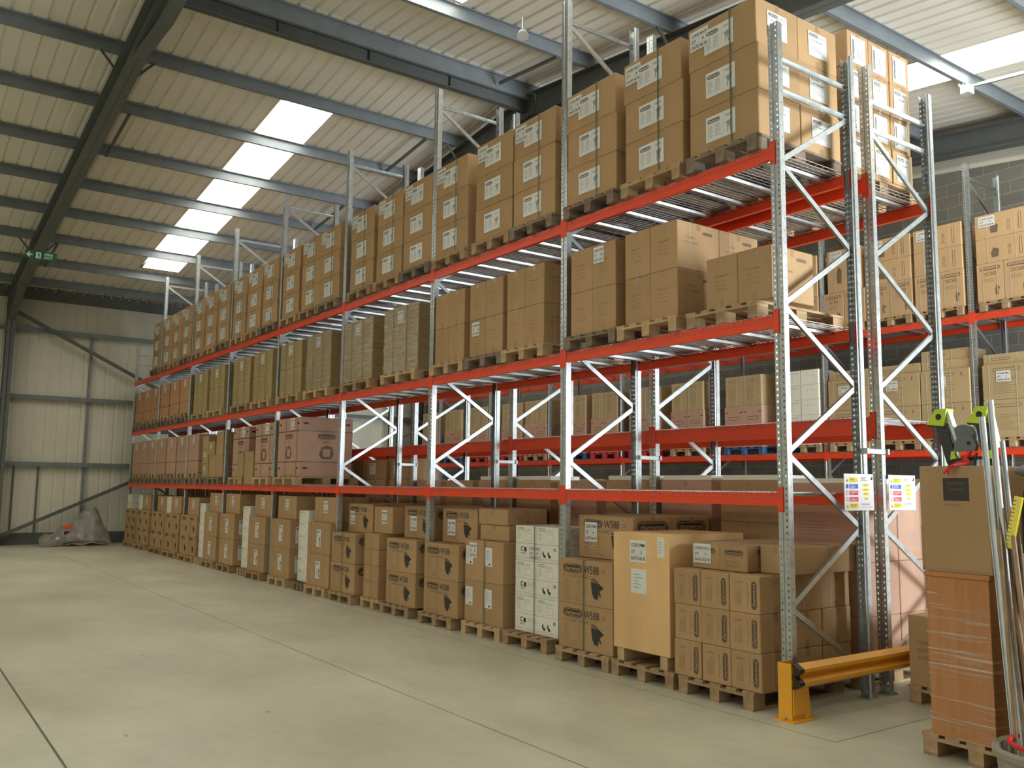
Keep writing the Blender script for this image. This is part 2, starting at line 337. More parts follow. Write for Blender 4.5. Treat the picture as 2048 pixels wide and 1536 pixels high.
# ------------------------------------------------------------------ pallets
def pallet_parts(w=.8, d=1.2, mat='wood'):
    # runs along Y (d), boards across; returns meshes top, bottom, block positions
    t = MB()
    for i in range(5):
        x = -w/2+.05+i*(w-.1)/4
        t.box(x-.05-.01*(i%2==0), x+.05+.01*(i%2==0), -d/2, d/2, .122, .144, mat)
    for y in (-d/2+.0725, 0, d/2-.0725): t.box(-w/2, w/2, y-.0725, y+.0725, .1, .1215, mat)
    b = MB()
    for x in (-w/2+.05, 0, w/2-.05): b.box(x-.05, x+.05, -d/2, d/2, 0, .022, mat)
    k = MB(); k.box(-.05,.05,-.072,.072,0,.0775,mat)
    return t.mesh('top_deck'), b.mesh('bottom_deck'), k.mesh('block'), [(x,y) for x in (-w/2+.05,0,w/2-.05) for y in (-d/2+.0725,0,d/2-.0725)]
PP = {}
def pallet(x, y, z, label, group, mat='wood', w=.8, d=1.2, parts=True, rz=0):
    key = (mat, w, d)
    if key not in PP: PP[key] = pallet_parts(w, d, mat)
    t, b, k, ps = PP[key]
    if parts:
        e = empty('pallet', (x,y,z), rz); tag(e, label, 'pallet', group)
        link('top_deck', t, e); link('bottom_deck', b, e)
        for px, py in ps: link('block', k, e, (px,py,.0222))
        return e
    if (key,'one') not in PP:
        mb = MB()
        for i in range(5):
            xx = -w/2+.05+i*(w-.1)/4; mb.box(xx-.055, xx+.055, -d/2, d/2, .122, .144, mat)
        for yy in (-d/2+.0725, 0, d/2-.0725): mb.box(-w/2, w/2, yy-.0725, yy+.0725, .1, .1215, mat)
        for xx in (-w/2+.05, 0, w/2-.05): mb.box(xx-.05, xx+.05, -d/2, d/2, 0, .022, mat)
        for px, py in ps: mb.box(px-.05,px+.05,py-.072,py+.072,.022,.1,mat)
        PP[(key,'one')] = mb.mesh('pallet')
    o = link('pallet', PP[(key,'one')], None, (x,y,z), rz); tag(o, label, 'pallet', group); return o
# ------------------------------------------------------------------ racking
BAY = 2.8; D = 1.09
def upright_mesh(H):
    mb = MB(); m = 'galv'
    # outline in local coords: face centre at x=0, y=0 facing -Y; flanges go +Y
    cols = [(-.05,-.036),(-.036,-.024),(-.024,-.010)]
    def vstrip(xa, ya, xb, yb, z0=0, z1=H): mb.add([(xa,ya,z0),(xb,yb,z0),(xb,yb,z1),(xa,ya,z1)], [(0,1,2,3)], m)
    for sx in (1,-1):
        A = lambda a, b: (a*sx, b*sx)
        for (a, b) in ((.05,.037),(.025,.012)): vstrip(a*sx, 0, b*sx, 0)
        z = 0
        while z < H-.06:
            vstrip(.037*sx, 0, .025*sx, 0, z, z+.033); z += .05
        vstrip(.012*sx, 0, .008*sx, .008); vstrip(.05*sx, 0, .05*sx, .052); vstrip(.05*sx,.052,.038*sx,.060); vstrip(.038*sx,.060,.038*sx,.075); 
    vstrip(-.008,.008,.008,.008)
    # bolt slots marks on flanges
    for sx in (1,-1):
        z = .05
        while z < H-.05:
            mb.box(.0500*sx-.0008, .0500*sx+.0008, .034, .040, z, z+.012, 'steel_dark'); z += .1
    return mb.mesh('upright')
def brace_mesh(L):
    mb = MB()   # along +X local, C-section open to -y
    w = .045; mb.box(0,L,.0,.003,-w/2,w/2,'galv'); mb.box(0,L,-.022,0,w/2-.003,w/2,'galv'); mb.box(0,L,-.022,0,-w/2,-w/2+.003,'galv')
    return mb.mesh('brace')
FOOT = MB(); FOOT.box(-.065,.065,-.03,.10,0,.006,'galv_d'); FOOT.tube([(-.045,-.012,.006),(-.045,-.012,.018)], .012, 'galv_d', 6); FOOT.tube([(.045,.085,.006),(.045,.085,.018)], .012, 'galv_d', 6)
FOOT = FOOT.mesh('foot_plate')
UPM = {}; BRM = {}
def frame(x, y, H, flip, label, group):
    e = empty('upright_frame', (x,y,0)); tag(e, label, 'rack frame', group)
    if H not in UPM: UPM[H] = upright_mesh(H)
    a = link('upright', UPM[H], e, (0,0,.006)); b = link('upright', UPM[H], e, (0,D,.006), math.pi)
    for q in (a, b): link('foot_plate', FOOT, q, (0,0,-.006))
    zz = [.2]; zf = [.79+1.22*i for i in range(6)]; zr = [1.40+1.22*i for i in range(6)]
    top = 5.05 if H < 6 else 6.88
    segs = [(0,.18,1,.18)]
    fn = [z for z in zf if z <= top+.05]; rn = [z for z in zr if z <= top+.05]
    pts = sorted([(z,0) for z in fn]+[(z,1) for z in rn])
    pts = [(.22,1)]+pts
    for (z0,s0),(z1,s1) in zip(pts, pts[1:]): segs.append((s0,z0,s1,z1))
    if H < 6: segs += [(0,5.34,1,5.34),(0,5.06,1,5.06)]
    else: segs += [(0,6.90,1,6.90)]
    for s0,z0,s1,z1 in segs:
        if flip: s0, s1 = 1-s0, 1-s1
        ya = .055 if s0 == 0 else D-.055; yb = .055 if s1 == 0 else D-.055
        L = math.hypot(yb-ya, z1-z0); key = round(L,3)
        if key not in BRM: BRM[key] = brace_mesh(L)
        o = link('brace', BRM[key], e, (0.0+(.004 if z1>z0 else -.004),ya,z0+.03 if z0==z1 else z0+(.02 if z1>z0 else -.02)))
        ang = math.atan2(z1-z0, yb-ya)
        flat = Matrix.Rotation(math.pi, 3, 'X') if ang > .05 else Matrix.Identity(3)
        o.rotation_euler = (Matrix.Rotation(math.pi/2, 3, 'Z') @ Matrix.Rotation(-ang, 3, 'Y') @ flat).to_euler()
    return e
def beam_mesh(h):
    mb = MB(); L = BAY-.104
    # step-beam: box with recessed upper ledge behind
    mb.prism([(0,0),(.045,0),(.045,h-.028),(.018,h-.028),(.018,h),(0,h)], -L/2, L/2, 'x', 'orange')
    return mb.mesh('rack_beam')
def conn_mesh(h):
    mb = MB(); mb.box(-.05,-.002,-.006,-.001,-.05,h+.045,'orange'); mb.box(-.002,.001,-.006,.045,-.05,h+.045,'orange')
    for z in (-.03, h+.025): mb.tube([(-.028,-.006,z),(-.028,-.010,z)], .006, 'steel_dark', 6)
    return mb.mesh('beam_connector')
BM = {}; CN = {}
def beam(x, y, ztop, h, facing, label, group):
    """x bay centre; facing -1: front beam (looks to -Y), +1 rear beam"""
    if h not in BM: BM[h] = beam_mesh(h); CN[h] = conn_mesh(h)
    o = link('rack_beam', BM[h], None, (x,y,ztop-h), 0 if facing < 0 else math.pi); tag(o, label, 'shelf beam', group)
    r = link('beam_connector', CN[h], o, (BAY/2-.0005,0,0)); l = link('beam_connector', CN[h], o, (-BAY/2+.0005,0,0)); l.scale = (-1,1,1)
    return o
def deck_mesh(W):
    mb = MB(); m = 'wire'; r = .0025
    n = int(W/.05)
    for i in range(n+1):
        x = -W/2+i*W/n
        mb.box(x-r,x+r,-.010,D+.010,.001,.006,m); mb.box(x-.0014,x+.0014,-.0115,-.009,-.040,.006,'wire_d'); mb.box(x-.0014,x+.0014,D+.009,D+.0115,-.040,.006,'wire_d')
    for j in range(12):
        y = .02+j*(D-.04)/11; mb.box(-W/2,W/2,y-r,y+r,.006,.0105,m)
    z = -.038; mb.box(-W/2,W/2,-.0135,-.0115,z,z+.003,'wire_d'); mb.box(-W/2,W/2,D+.0115,D+.0135,z,z+.003,'wire_d')
    return mb.mesh('wire_mesh_deck')
def sbar():
    mb = MB(); mb.prism([(-.02,0),(.02,0),(.028,-.006),(.022,-.030),(-.022,-.030),(-.028,-.006)], .048, D-.048, 'y', 'galv'); return mb.mesh('support_bar')
SB = sbar(); DK = {}
def deck(x, y, z, W, bars, label, group):
    if W not in DK: DK[W] = deck_mesh(W)
    o = link('wire_mesh_deck', DK[W], None, (x,y,z)); tag(o, label, 'wire deck', group)
    for bx in bars: link('support_bar', SB, o, (bx,0,.0005))
    return o
LV = {1:1.715, 2:3.165, 3:4.595}
SH1 = {1:'lowest shelf', 2:'middle shelf', 3:'top shelf'}
for n in range(9):
    H = 5.67 if n in (0,8) else 7.16
    frame(-BAY*n, 0, H, False, 'galvanised upright frame, %s from yellow guard, front rack'%ORD[n+1], 'front rack upright frames')
    frame(-BAY*n, D+.223, H, True, 'galvanised upright frame, %s from yellow guard, rear rack back-to-back'%ORD[n+1], 'rear rack upright frames')
for n in range(8):
    xc = -BAY*n-BAY/2
    for l in (1,2,3):
        beam(xc, 0, LV[l], .105, -1, 'orange front beam, %s bay from yellow guard, front rack %s'%(ORD[n+1],SH1[l]), 'front rack orange beams')
        beam(xc, D, LV[l], .105, 1, 'orange back beam, %s bay from yellow guard, front rack %s'%(ORD[n+1],SH1[l]), 'front rack orange beams')
        for k in range(3): deck(xc+.9-.9*k, 0, LV[l], .88, (.24,-.24), '%s wire mesh deck, %s bay from yellow guard, front rack %s'%(['right','middle','left'][k],ORD[n+1],SH1[l]), 'front rack mesh decks')
    for l, z, h in (('low shelf',2.395,.15),('top shelf',4.60,.125)):
        beam(xc, D+.223, z, h, -1, 'orange front beam, %s bay from yellow guard, rear rack %s'%(ORD[n+1],l), 'rear rack orange beams')
        beam(xc, 2*D+.223, z, h, 1, 'orange back beam, %s bay from yellow guard, rear rack %s'%(ORD[n+1],l), 'rear rack orange beams')
        for k in range(3): deck(xc+.9-.9*k, D+.223, z, .88, (.24,-.24), '%s wire mesh deck, %s bay from yellow guard, rear rack %s'%(['right','middle','left'][k],ORD[n+1],l), 'rear rack mesh decks')
# row spacers between the two racks
SPM = MB(); SPM.box(-.012,.012,0,.33,-.02,.02,'galv'); SPM.box(-.03,.03,-.003,.02,-.025,.025,'galv'); SPM.box(-.03,.03,.31,.333,-.025,.025,'galv'); SPM = SPM.mesh('row_spacer')
for n in range(9):
    for z, w in ((2.08,'only'),):
        o = link('row_spacer', SPM, None, (-BAY*n+.062,D-.053,z)); tag(o, 'steel spacer bar joining both racks at %s frames from yellow guard'%ORD[n+1], 'spacer bar', 'row spacers joining the racks')
# wall rack
Y3 = 8.47; E3 = -2.7225
for k in range(-1,8):
    frame(E3-BAY*k, Y3, 7.17, False, 'galvanised upright frame, %s from right, wall rack'%ORD[k+2], 'wall rack upright frames')
for k in range(-1,7):
    xc = E3-BAY*k-BAY/2
    for l, z in (('lower shelf',2.435),('upper shelf',4.62)):
        beam(xc, Y3, z, .11, -1, 'orange front beam, %s bay from right, wall rack %s'%(ORD[k+2],l), 'wall rack orange beams')
        beam(xc, Y3+D, z, .11, 1, 'orange back beam, %s bay from right, wall rack %s'%(ORD[k+2],l), 'wall rack orange beams')
        deck(xc, Y3, z, 2.68, (-.9,0,.9), 'wire mesh deck, %s bay from right, wall rack %s'%(ORD[k+2],l), 'wall rack mesh decks')
# ------------------------------------------------------------------ carton types
def ct_saw():
    w,d,h = .785,.575,.417; mb = carton_mb(w,d,h,'card',True)
    f = side(mb,w,d); f.rect(.0,.20,.004,.21,'ink2')
    return CT(w,d,h,mb,'white-labelled saw carton',[(lab('saw',.34,.235),'f',.20,.095,0),(lab('side',.27,.235),'s',.15,.10,0),(lab('side',.27,.235),'b',.2,.10,0)])
SAW = ct_saw()
def ct_mach(noun='printed brown carton'):
    w,d,h = .352,.575,.459; mb = carton_mb(w,d,h,'card',True); f = front(mb,w,d)
    f.rect(w/2-.022,h-.07,w/2+.022,h-.004,'tape'); f.rect(w/2-.022,.004,w/2+.022,.08,'tape')
    f.text('MACHINERY', .10, .275, .016, 'ink2', .15); f.text('N.W.:   8   KG', .10, .235, .013, 'ink2', .12)
    f.text('G.W.:   9   KG', .10, .195, .013, 'ink2', .12); f.text('Made in China', .13, .155, .013, 'ink2', .11)
    s = side(mb,w,d); s.text('CHISEL', .12,.30,.02,'ink2',.12); s.text('MORTISER',.09,.25,.02,'ink2',.2); s.pill(.34,.36,.14,.03,'ink2'); s.rect(.16,0,.166,h,'cream_strap',2)
    return CT(w,d,h,mb,noun)
MACH = ct_mach()
def ct_olive():
    w,d,h = .330,1.12,.470; mb = carton_mb(w,d,h,'card_olive',True); f = front(mb,w,d)
    for z in (.12,.2,.28,.36): f.lines(.08,z,.16,2,.018,'ink2',.005,1,int(z*100))
    return CT(w,d,h,mb,'olive brown carton')
OLV = ct_olive()
def ct_w588():
    w,d,h = .82,.545,.436; mb = carton_mb(w,d,h,'card',True); f = front(mb,w,d)
    f.logo(.075,.305,.30,.085,'card'); f.text('W588', .395,.312,.075,'ink',.23,1,bold=.01); f.text('CE',.66,.325,.035,'ink2')
    f.rect(.075,.288,.60,.291,'ink2'); f.text('8" X 5" PLANER THICKNESSER', .075,.262,.015,'ink',.40)
    f.lines(.085,.235,.13,11,.014,'ink2',.003,1,4); f.lines(.30,.235,.05,9,.016,'ink2',.003,1,6); f.lines(.10,.075,.38,3,.02,'ink2',.003,1,7)
    machine_print(f,.49,.06,.21)
    s = side(mb,w,d); s.logo(.05,.27,.44,.12,'card')
    b = back(mb,w,d); b.logo(.075,.305,.30,.085,'card')
    return CT(w,d,h,mb,'carton printed W588')
W588 = ct_w588()
def ct_w212():
    w,d,h = .308,.395,.300; mb = carton_mb(w,d,h,'card',True); f = front(mb,w,d)
    f.logo(.280,.035,.225,.056,'card',True); f.text('W212',.205,.12,.012,'ink2',.05,1,True)
    for u in (.06,.075,.09,.105,.12): f.lines(u,.06,.16,1,.01,'ink2',.003,1,int(u*1000),True)
    f.lines(.05,.245,.10,2,.01,'ink2',.003,1,5); f.rect(.185,.05,.188,.25,'ink2')
    s = side(mb,w,d); s.rect(d*.35,0,d*.35+.004,h,'cream_strap',2)
    return CT(w,d,h,mb,'carton with sideways logo')
W212 = ct_w212()
def ct_w212flat():
    w,d,h = .31,1.15,.225; mb = carton_mb(w,d,h,'card',False); f = front(mb,w,d)
    f.logo(.07,.135,.20,.042,'card'); f.rect(.07,.125,.27,.128,'ink2'); f.text('W212',.145,.105,.012,'ink2',.05); f.lines(.07,.085,.18,5,.012,'ink2',.003,1,5)
    s = side(mb,w,d); s.logo(.13,.14,.26,.05,'card'); s.lines(.14,.11,.24,6,.014,'ink2',.003,1,9)
    for u in (.20,.85): s.rect(u,0,u+.012,h,'cream_strap',5)
    s.poly([(.75,.16),(.82,.15),(.95,.14),(.96,.11),(.88,.12),(.80,.13)],'ink',1)
    return CT(w,d,h,mb,'long flat carton')
W212F = ct_w212flat()
def ct_white():
    w,d,h = .388,.56,.1915; mb = carton_mb(w,d,h,'card_white',False,.004); f = front(mb,w,d)
    f.pill(.03,.145,.13,.028,'ink'); f.pill(.034,.149,.122,.020,'card_white',2); f.text('charnwood',.045,.153,.011,'ink',.10,3)
    f.lines(.03,.12,.09,7,.014,'ink3',.003,1,3); f.lines(.17,.155,.14,3,.012,'ink3',.003,1,6)
    f.rect(.19,.03,.193,.11,'ink3'); f.rect(.30,.03,.303,.11,'ink3'); f.rect(.19,.107,.303,.11,'ink3'); f.rect(.19,.03,.303,.033,'ink3')
    s = side(mb,w,d); s.pill(.05,.13,.16,.032,'ink'); s.pill(.055,.135,.15,.022,'card_white',2); s.lines(.05,.11,.3,5,.014,'ink3',.003,1,3)
    return CT(w,d,h,mb,'white printed carton')
WHT = ct_white()
def ct_white2():
    w,d,h = .78,.56,.1915; mb = carton_mb(w,d,h,'card_white',False,.004); f = front(mb,w,d)
    f.text('C', .10,.105,.05,'ink',None,1,bold=.03); f.rect(.165,.10,.21,.15,'ink'); f.text('W815',.10,.07,.022,'ink',.09)
    f.lines(.24,.15,.22,3,.016,'ink3',.004,1,4)
    for u in (.50,.59): f.poly([(u,.10),(u+.02,.13),(u+.03,.09),(u+.06,.08),(u+.055,.05),(u+.02,.06)],'ink',1)
    f.rect(.70,.13,.74,.165,'ink3'); f.rect(.0,.035,w,.038,'ink3'); f.rect(.04,.02,.7,.022,'ink3')
    return CT(w,d,h,mb,'wide white carton')
WHT2 = ct_white2()
def ct_lab(w=.87,d=.56,h=.494,noun='carton with tall label',two=False):
    mb = carton_mb(w,d,h,'card',True); f = front(mb,w,d)
    for u in (.16,.76): f.rect(w*u,.0,w*u+.02,h,'tape')
    s = side(mb,w,d)
    return CT(w,d,h,mb,noun,[(lab('tall',.17,.27),'f',w*.42,h*.24,0),(lab('side',.22,.28),'s',.10,h*.2,0)])
LABC = ct_lab()
def ct_top(w=.84,d=.56,h=.40,noun='carton with code label'):
    mb = carton_mb(w,d,h,'card',True); f = front(mb,w,d); f.rect(w*.16,0,w*.16+.02,h,'tape')
    return CT(w,d,h,mb,noun,[(lab('code',.17,.19,code='W730',qty='6',date='05/18'),'f',w*.42,h*.38,0)])
TOPC = ct_top()
def ct_plain(w,d,h,card='card',noun='plain brown carton',tapes=True,stick=()):
    mb = carton_mb(w,d,h,card,tapes); f = front(mb,w,d)
    if tapes: f.rect(w/2-.02,h-.06,w/2+.02,h-.003,'tape')
    return CT(w,d,h,mb,noun,stick)
def ct_brown2():
    w,d,h = .40,.575,.476; mb = carton_mb(w,d,h,'card',True)
    return CT(w,d,h,mb,'brown carton with barcode sheet',[(lab('bar',.155,.215),'f',.03,.19,0)])
BRN = ct_brown2()
def ct_flat():
    w,d,h = .228,1.1,.225; mb = carton_mb(w,d,h,'card',False); f = front(mb,w,d)
    f.rect(.035,0,.038,h,'ink2'); f.rect(w-.04,0,w-.037,h,'ink2')
    return CT(w,d,h,mb,'narrow plain carton')
FLT = ct_flat()
def ct_tall(card,noun,h=.86,w=.80,d=1.0,code='W711'):
    mb = carton_mb(w,d,h,card,False); f = front(mb,w,d)
    f.rect(w*.33,0,w*.33+.006,h,'ink2'); f.rect(w*.66,0,w*.66+.006,h,'ink2'); f.rect(0,h*.30,w,h*.30+.014,'brown_strap',2)
    f.rect(w*.46,h*.66,w*.62,h*.68,'ink2'); f.rect(w*.5,h*.58,w*.6,h*.59,'ink2')
    s = side(mb,w,d); s.rect(0,h*.30,d,h*.30+.014,'brown_strap',2)
    return CT(w,d,h,mb,noun,[(lab('code',.16,.17,code=code,qty='2',date='03/18'),'f',w*.40,h*.75,0)])
TALLP = ct_tall('card_pink','tall strapped reddish carton',.88)
TALLO = ct_tall('card_orange','tall strapped orange carton',.82)
def ct_big(w,d,h,noun,code):
    mb = carton_mb(w,d,h,'card_pink',False,.01); f = front(mb,w,d); s = side(mb,w,d); b = back(mb,w,d)
    for F_, L in ((f,w),(s,d),(b,w)):
        for z in (h*.24,h*.76): F_.rect(0,z,L,z+.018,'brown_strap',2)
        for u in (.10*L,.90*L): F_.rect(u-.045,h*.88,u+.045,h*.91,'ink',1); F_.rect(u-.045,h*.13,u+.045,h*.16,'ink',1)
    for F_, u in ((f,w*.5-.17),(s,d*.5-.17)):
        F_.logo(u,h*.64,.34,.085,'card_pink'); F_.text(code,u+.11,h*.56,.05,'ink2',.13)
        F_.poly([(u+.08,h*.30),(u+.26,h*.30),(u+.31,h*.38),(u+.28,h*.50),(u+.18,h*.53),(u+.08,h*.50),(u+.03,h*.38)],'ink2',1)
        F_.poly([(u+.11,h*.34),(u+.23,h*.34),(u+.25,h*.47),(u+.10,h*.47)],'card_pink',2)
    for F_, u in ((f,w*.35),(f,w*.85)): F_.rect(u,0,u+.016,h,'brown_strap',3)
    return CT(w,d,h,mb,noun,[(lab('code',.20,.20,code=code,qty='1',date='02/18'),'f',w*.55,h*.80,0)])
BIG = ct_big(1.02,.98,1.03,'large strapped reddish carton','W719')
BIG2 = ct_big(.93,.98,1.0,'tall strapped reddish crate','W721')
def ct_dc50(h=.63,noun='carton printed DC50',rot=False,w=.425,d=.50,card='card_tan'):
    mb = carton_mb(w,d,h,card,False); f = front(mb,w,d)
    if not rot:
        f.pill(w*.12,h*.82,w*.76,h*.09,'ink'); f.pill(w*.14,h*.835,w*.72,h*.062,card,2); f.text('charnwood',w*.2,h*.845,h*.038,'ink',w*.6,3)
        f.text('DC50',w*.22,h*.68,h*.085,'ink2',w*.5,1,bold=.01); f.poly([(w*.68,h*.15),(w*.8,h*.15),(w*.78,h*.28),(w*.86,h*.33),(w*.72,h*.42),(w*.66,h*.3)],'ink2',1)
        f.lines(w*.2,h*.58,w*.5,3,.02,'ink2',.004,1,5)
    else:
        f.pill(w*.86,h*.15,h*.7,w*.05,'ink',1,True); f.pill(w*.853,h*.16,h*.68,w*.034,card,2,True); f.text('DC50',w*.66,h*.22,w*.06,'ink2',h*.4,1,True)
        f.poly([(w*.3,h*.2),(w*.42,h*.2),(w*.44,h*.5),(w*.34,h*.6),(w*.28,h*.4)],'ink2',1)
    for u in (w*.22,w*.74): f.rect(u,0,u+.010,h,'cream_strap',5)
    s = side(mb,w,d); s.pill(.06,h*.72,d*.6,.05,'ink'); s.pill(.066,h*.72+.006,d*.6-.012,.038,card,2)
    return CT(w,d,h,mb,noun)
DC = ct_dc50(); DCR = ct_dc50(.40,'wide carton with sideways DC50',True,.84,.50)
def ct_khaki(w,h,noun='khaki carton',d=.52,red=True):
    mb = carton_mb(w,d,h,'card_khaki',False); f = front(mb,w,d)
    if h > .3:
        f.pill(w*.2,h*.8,w*.5,.05,'ink'); f.pill(w*.2+.006,h*.8+.006,w*.5-.012,.038,'card_khaki',2); f.lines(w*.2,h*.6,w*.5,9,.03,'ink2',.004,1,int(w*100))
    else:
        f.pill(w*.15,h*.4,w*.35,.04,'ink'); f.pill(w*.15+.006,h*.4+.006,w*.35-.012,.028,'card_khaki',2)
    if red: f.poly([(w*.82,h*.8),(w*.86,h*.8),(w*.84,h*.92)],'red_ink',1)
    for u in (w*.12,w*.62): f.rect(u,0,u+.012,h,'cream_strap',5)
    return CT(w,d,h,mb,noun)
KB = ct_khaki(.84,.56); KT = ct_khaki(.84,.17,'shallow khaki carton'); KL = ct_khaki(.84,.60,'lower khaki carton')
KN = ct_khaki(.46,.62,'upright khaki carton')
def ct_pinkrow():
    w,d,h = .48,.5,.84; mb = carton_mb(w,d,h,'card_pink',False); f = front(mb,w,d)
    f.pill(w*.2,h*.66,w*.6,.07,'ink'); f.pill(w*.2+.008,h*.66+.008,w*.6-.016,.054,'card_pink',2)
    for u in (.02,w-.09): f.rect(u,h*.84,u+.07,h*.86,'ink',1)
    return CT(w,d,h,mb,'reddish carton')
PKR = ct_pinkrow()
# ------------------------------------------------------------------ FRONT RACK loads
for t_, n_ in ((SAW,'labelled_carton'),(W588,'printed_carton'),(W212,'printed_carton'),(W212F,'flat_carton'),(WHT,'white_carton'),(WHT2,'white_carton'),(OLV,'taped_carton'),(TALLP,'tall_carton'),(TALLO,'tall_carton'),(BIG,'large_carton'),(BIG2,'large_carton'),(DC,'strapped_carton'),(DCR,'strapped_carton'),(KB,'strapped_carton'),(KT,'strapped_carton'),(KL,'strapped_carton'),(LABC,'labelled_carton'),(BRN,'labelled_carton')): t_.name = n_
GR = lambda s: s
def pal_where(n, shelf): return '%s pallet from guard, front %s'%(ORD[n], shelf)
def strap_box(x0,x1,y0,y1,z0,z1,axis,mat,label,group,pos,w=.012,t=.0015):
    """closed strap loop around a load; axis 'v': vertical loop at x=pos; 'h': horizontal at z=pos"""
    mb = MB()
    if axis == 'v':
        mb.box(pos-w/2,pos+w/2,y0-t-.003,y0-.003,z0,z1,mat); mb.box(pos-w/2,pos+w/2,y1+.003,y1+t+.003,z0,z1,mat); mb.box(pos-w/2,pos+w/2,y0-.003,y1+.003,z1+.003,z1+.003+t,mat)
    else:
        mb.box(x0,x1,y0-t-.003,y0-.003,pos,pos+w,mat); mb.box(x1+.003,x1+.003+t,y0,y1,pos,pos+w,mat); mb.box(x0-.003-t,x0-.003,y0,y1,pos,pos+w,mat); mb.box(x0,x1,y1+.003,y1+.003+t,pos,pos+w,mat)
    o = link('packing_strap', mb.mesh('packing_strap')); tag(o, label, 'strap', group); return o
# top shelf
z3 = LV[3]+.011
idx = 0
L3X = {0:[(-.945,),(-1.83,),(-2.745,)], 1:[(-3.755,),(-4.575,),(-5.55,)], 2:[(-6.455,),(-7.29,),(-8.20,)], 3:[(-9.45,),(-10.18,),(-11.10,)], 7:[(-20.53,)]}
codelab = lab('code',.22,.19,code='W619',qty='4',date='06/18')
for n in range(8):
    xs = [t[0] for t in L3X.get(n, [(-BAY*n-.935,),(-BAY*n-1.82,),(-BAY*n-2.70,)])]
    for i, x in enumerate(xs):
        idx += 1
        if n == 3 and i == 0: x = -9.40
        m = ['wood','wood_dark','wood'][(idx*7)%3] if n else ['wood_dark','wood','wood_dark'][i]
        pallet(x+.3925, .55, z3, 'timber pallet, %s from guard, front top shelf'%ORD[idx], 'pallets on front rack top shelf', m, parts=n < 2)
        for k in range(3):
            for j in range(2 if n == 0 else 1):
                dx = random.uniform(-.012,.012)
                ex = [(codelab,'f',.035,.17,0)] if (k == 2 and j == 0) else []
                if ex: ex = [(codelab,'f',.03,.19,0)]
                o = put(SAW, x+.3925+dx, .002+.2875+j*.58, z3+.1445+k*.4185, 'white-labelled carton, %s %s, %s'%(['front','rear'][j],['bottom','middle','top'][k],pal_where(idx,'top shelf')), 'saw cartons on the top shelf', random.uniform(-.006,.006), ex)
                if ex: o.children[-1].location.y -= .0022
        if (n+i) % 3 != 2 or n == 0:
            strap_box(x,x+.785,-.012,1.17,z3+.10,z3+.1445+3*.4185,'v','green_strap','green strap on %s'%pal_where(idx,'top shelf'),'green straps on the top shelf',x+.50+random.uniform(-.02,.02))
# middle shelf
z2 = LV[2]+.011; zc = z2+.1445; idx = 0
MS = 'middle shelf'
def p2(x, w=.8, m='wood', parts=False, y=.55):
    global idx
    idx += 1
    pallet(x, y, z2, 'timber pallet, %s from guard, front rack middle shelf'%ORD[idx], 'pallets on front rack middle shelf', m, w=w, parts=parts)
    return pal_where(idx, MS)
wh = p2(-.62, m='wood', parts=True, y=.60)
stack(MACH, -.80, .03, zc, 2, 1, 1, wh, 'printed cartons on the middle shelf')
BACKC = ct_plain(.70,.60,.46,'card_pink','pale brown carton')
wh = p2(-1.50, m='wood_new', parts=True)
stack(MACH, -1.835, .0, zc, 2, 2, 2, wh, 'printed cartons on the middle shelf')
wh = p2(-2.33, m='wood_dark', parts=True)
ptl = (lab('code',.16,.17,code='PT100',qty='24',date='10/17'),'f',.02,.27,0)
o = None
stack(MACH, -2.68, .0, zc, 2, 1, 2, wh, 'printed cartons on the middle shelf')
for ob in C.objects:
    if ob.get('label','').startswith('printed brown carton at right upper, third pallet'):
        c = link('label_sheet', ptl[0], ob, (-MACH.w/2+.02,-MACH.d/2-.004,.26))
for bi, (x, m) in enumerate([(-3.86,'wood_new'),(-4.66,'wood_dark'),(-5.505,'wood_new')]):
    wh = p2(x+.355, m=m, parts=True); stack(MACH, x, .0, zc, 2, 1, 2, wh, 'printed cartons on the middle shelf')
    if bi == 1:
        for ob in C.objects:
            if ob.get('label','').startswith('printed brown carton at left lower, '+wh[:5]): link('label_sheet', ptl[0], ob, (-MACH.w/2+.06,-MACH.d/2-.004,.26))
codeO = (lab('code',.17,.17,code='B350',qty='12',date='04/18'),'f',.02,.26,0)
for i, x in enumerate([-6.96,-8.33,-9.83,-11.06,-12.47,-13.68,-15.27,-16.46]):
    wh = p2(x+.5, w=1.0, m=['wood_new','wood'][i%2], parts=i < 2)
    stack(OLV, x, .0, zc, 3, 1, 2, wh, 'olive cartons on the middle shelf', gap=.003)
    for ob in C.objects:
        if ob.get('label','') == 'olive brown carton at centre upper, '+wh: link('label_sheet', codeO[0], ob, (-OLV.w/2+.07,-OLV.d/2-.004,.24))
    if i < 3:
        fb = MB(); e = .006; fb.box(x-e,x+1.0+e,-e-.004,1.135,zc+.002,zc+.945,'film')
        o = link('stretch_film', fb.mesh('stretch_film')); tag(o, 'clear stretch film around olive cartons, %s'%wh, 'plastic film', 'film-wrapped loads')
    strap_box(x,x+1.0,-.014,1.14,zc,zc+.95,'v','green_strap','left green strap on %s'%wh,'green straps on the middle shelf',x+.30)
    strap_box(x,x+1.0,-.014,1.14,zc,zc+.95,'v','green_strap','right green strap on %s'%wh,'green straps on the middle shelf',x+.69)
SKID = MB(); SKID.box(-.38,.38,0,.09,0,.02,'wood_new')
for px in (-.33,0,.33): SKID.box(px-.05,px+.05,0,.9,-.085,0,'wood_new')
SKID = SKID.mesh('timber_skid')
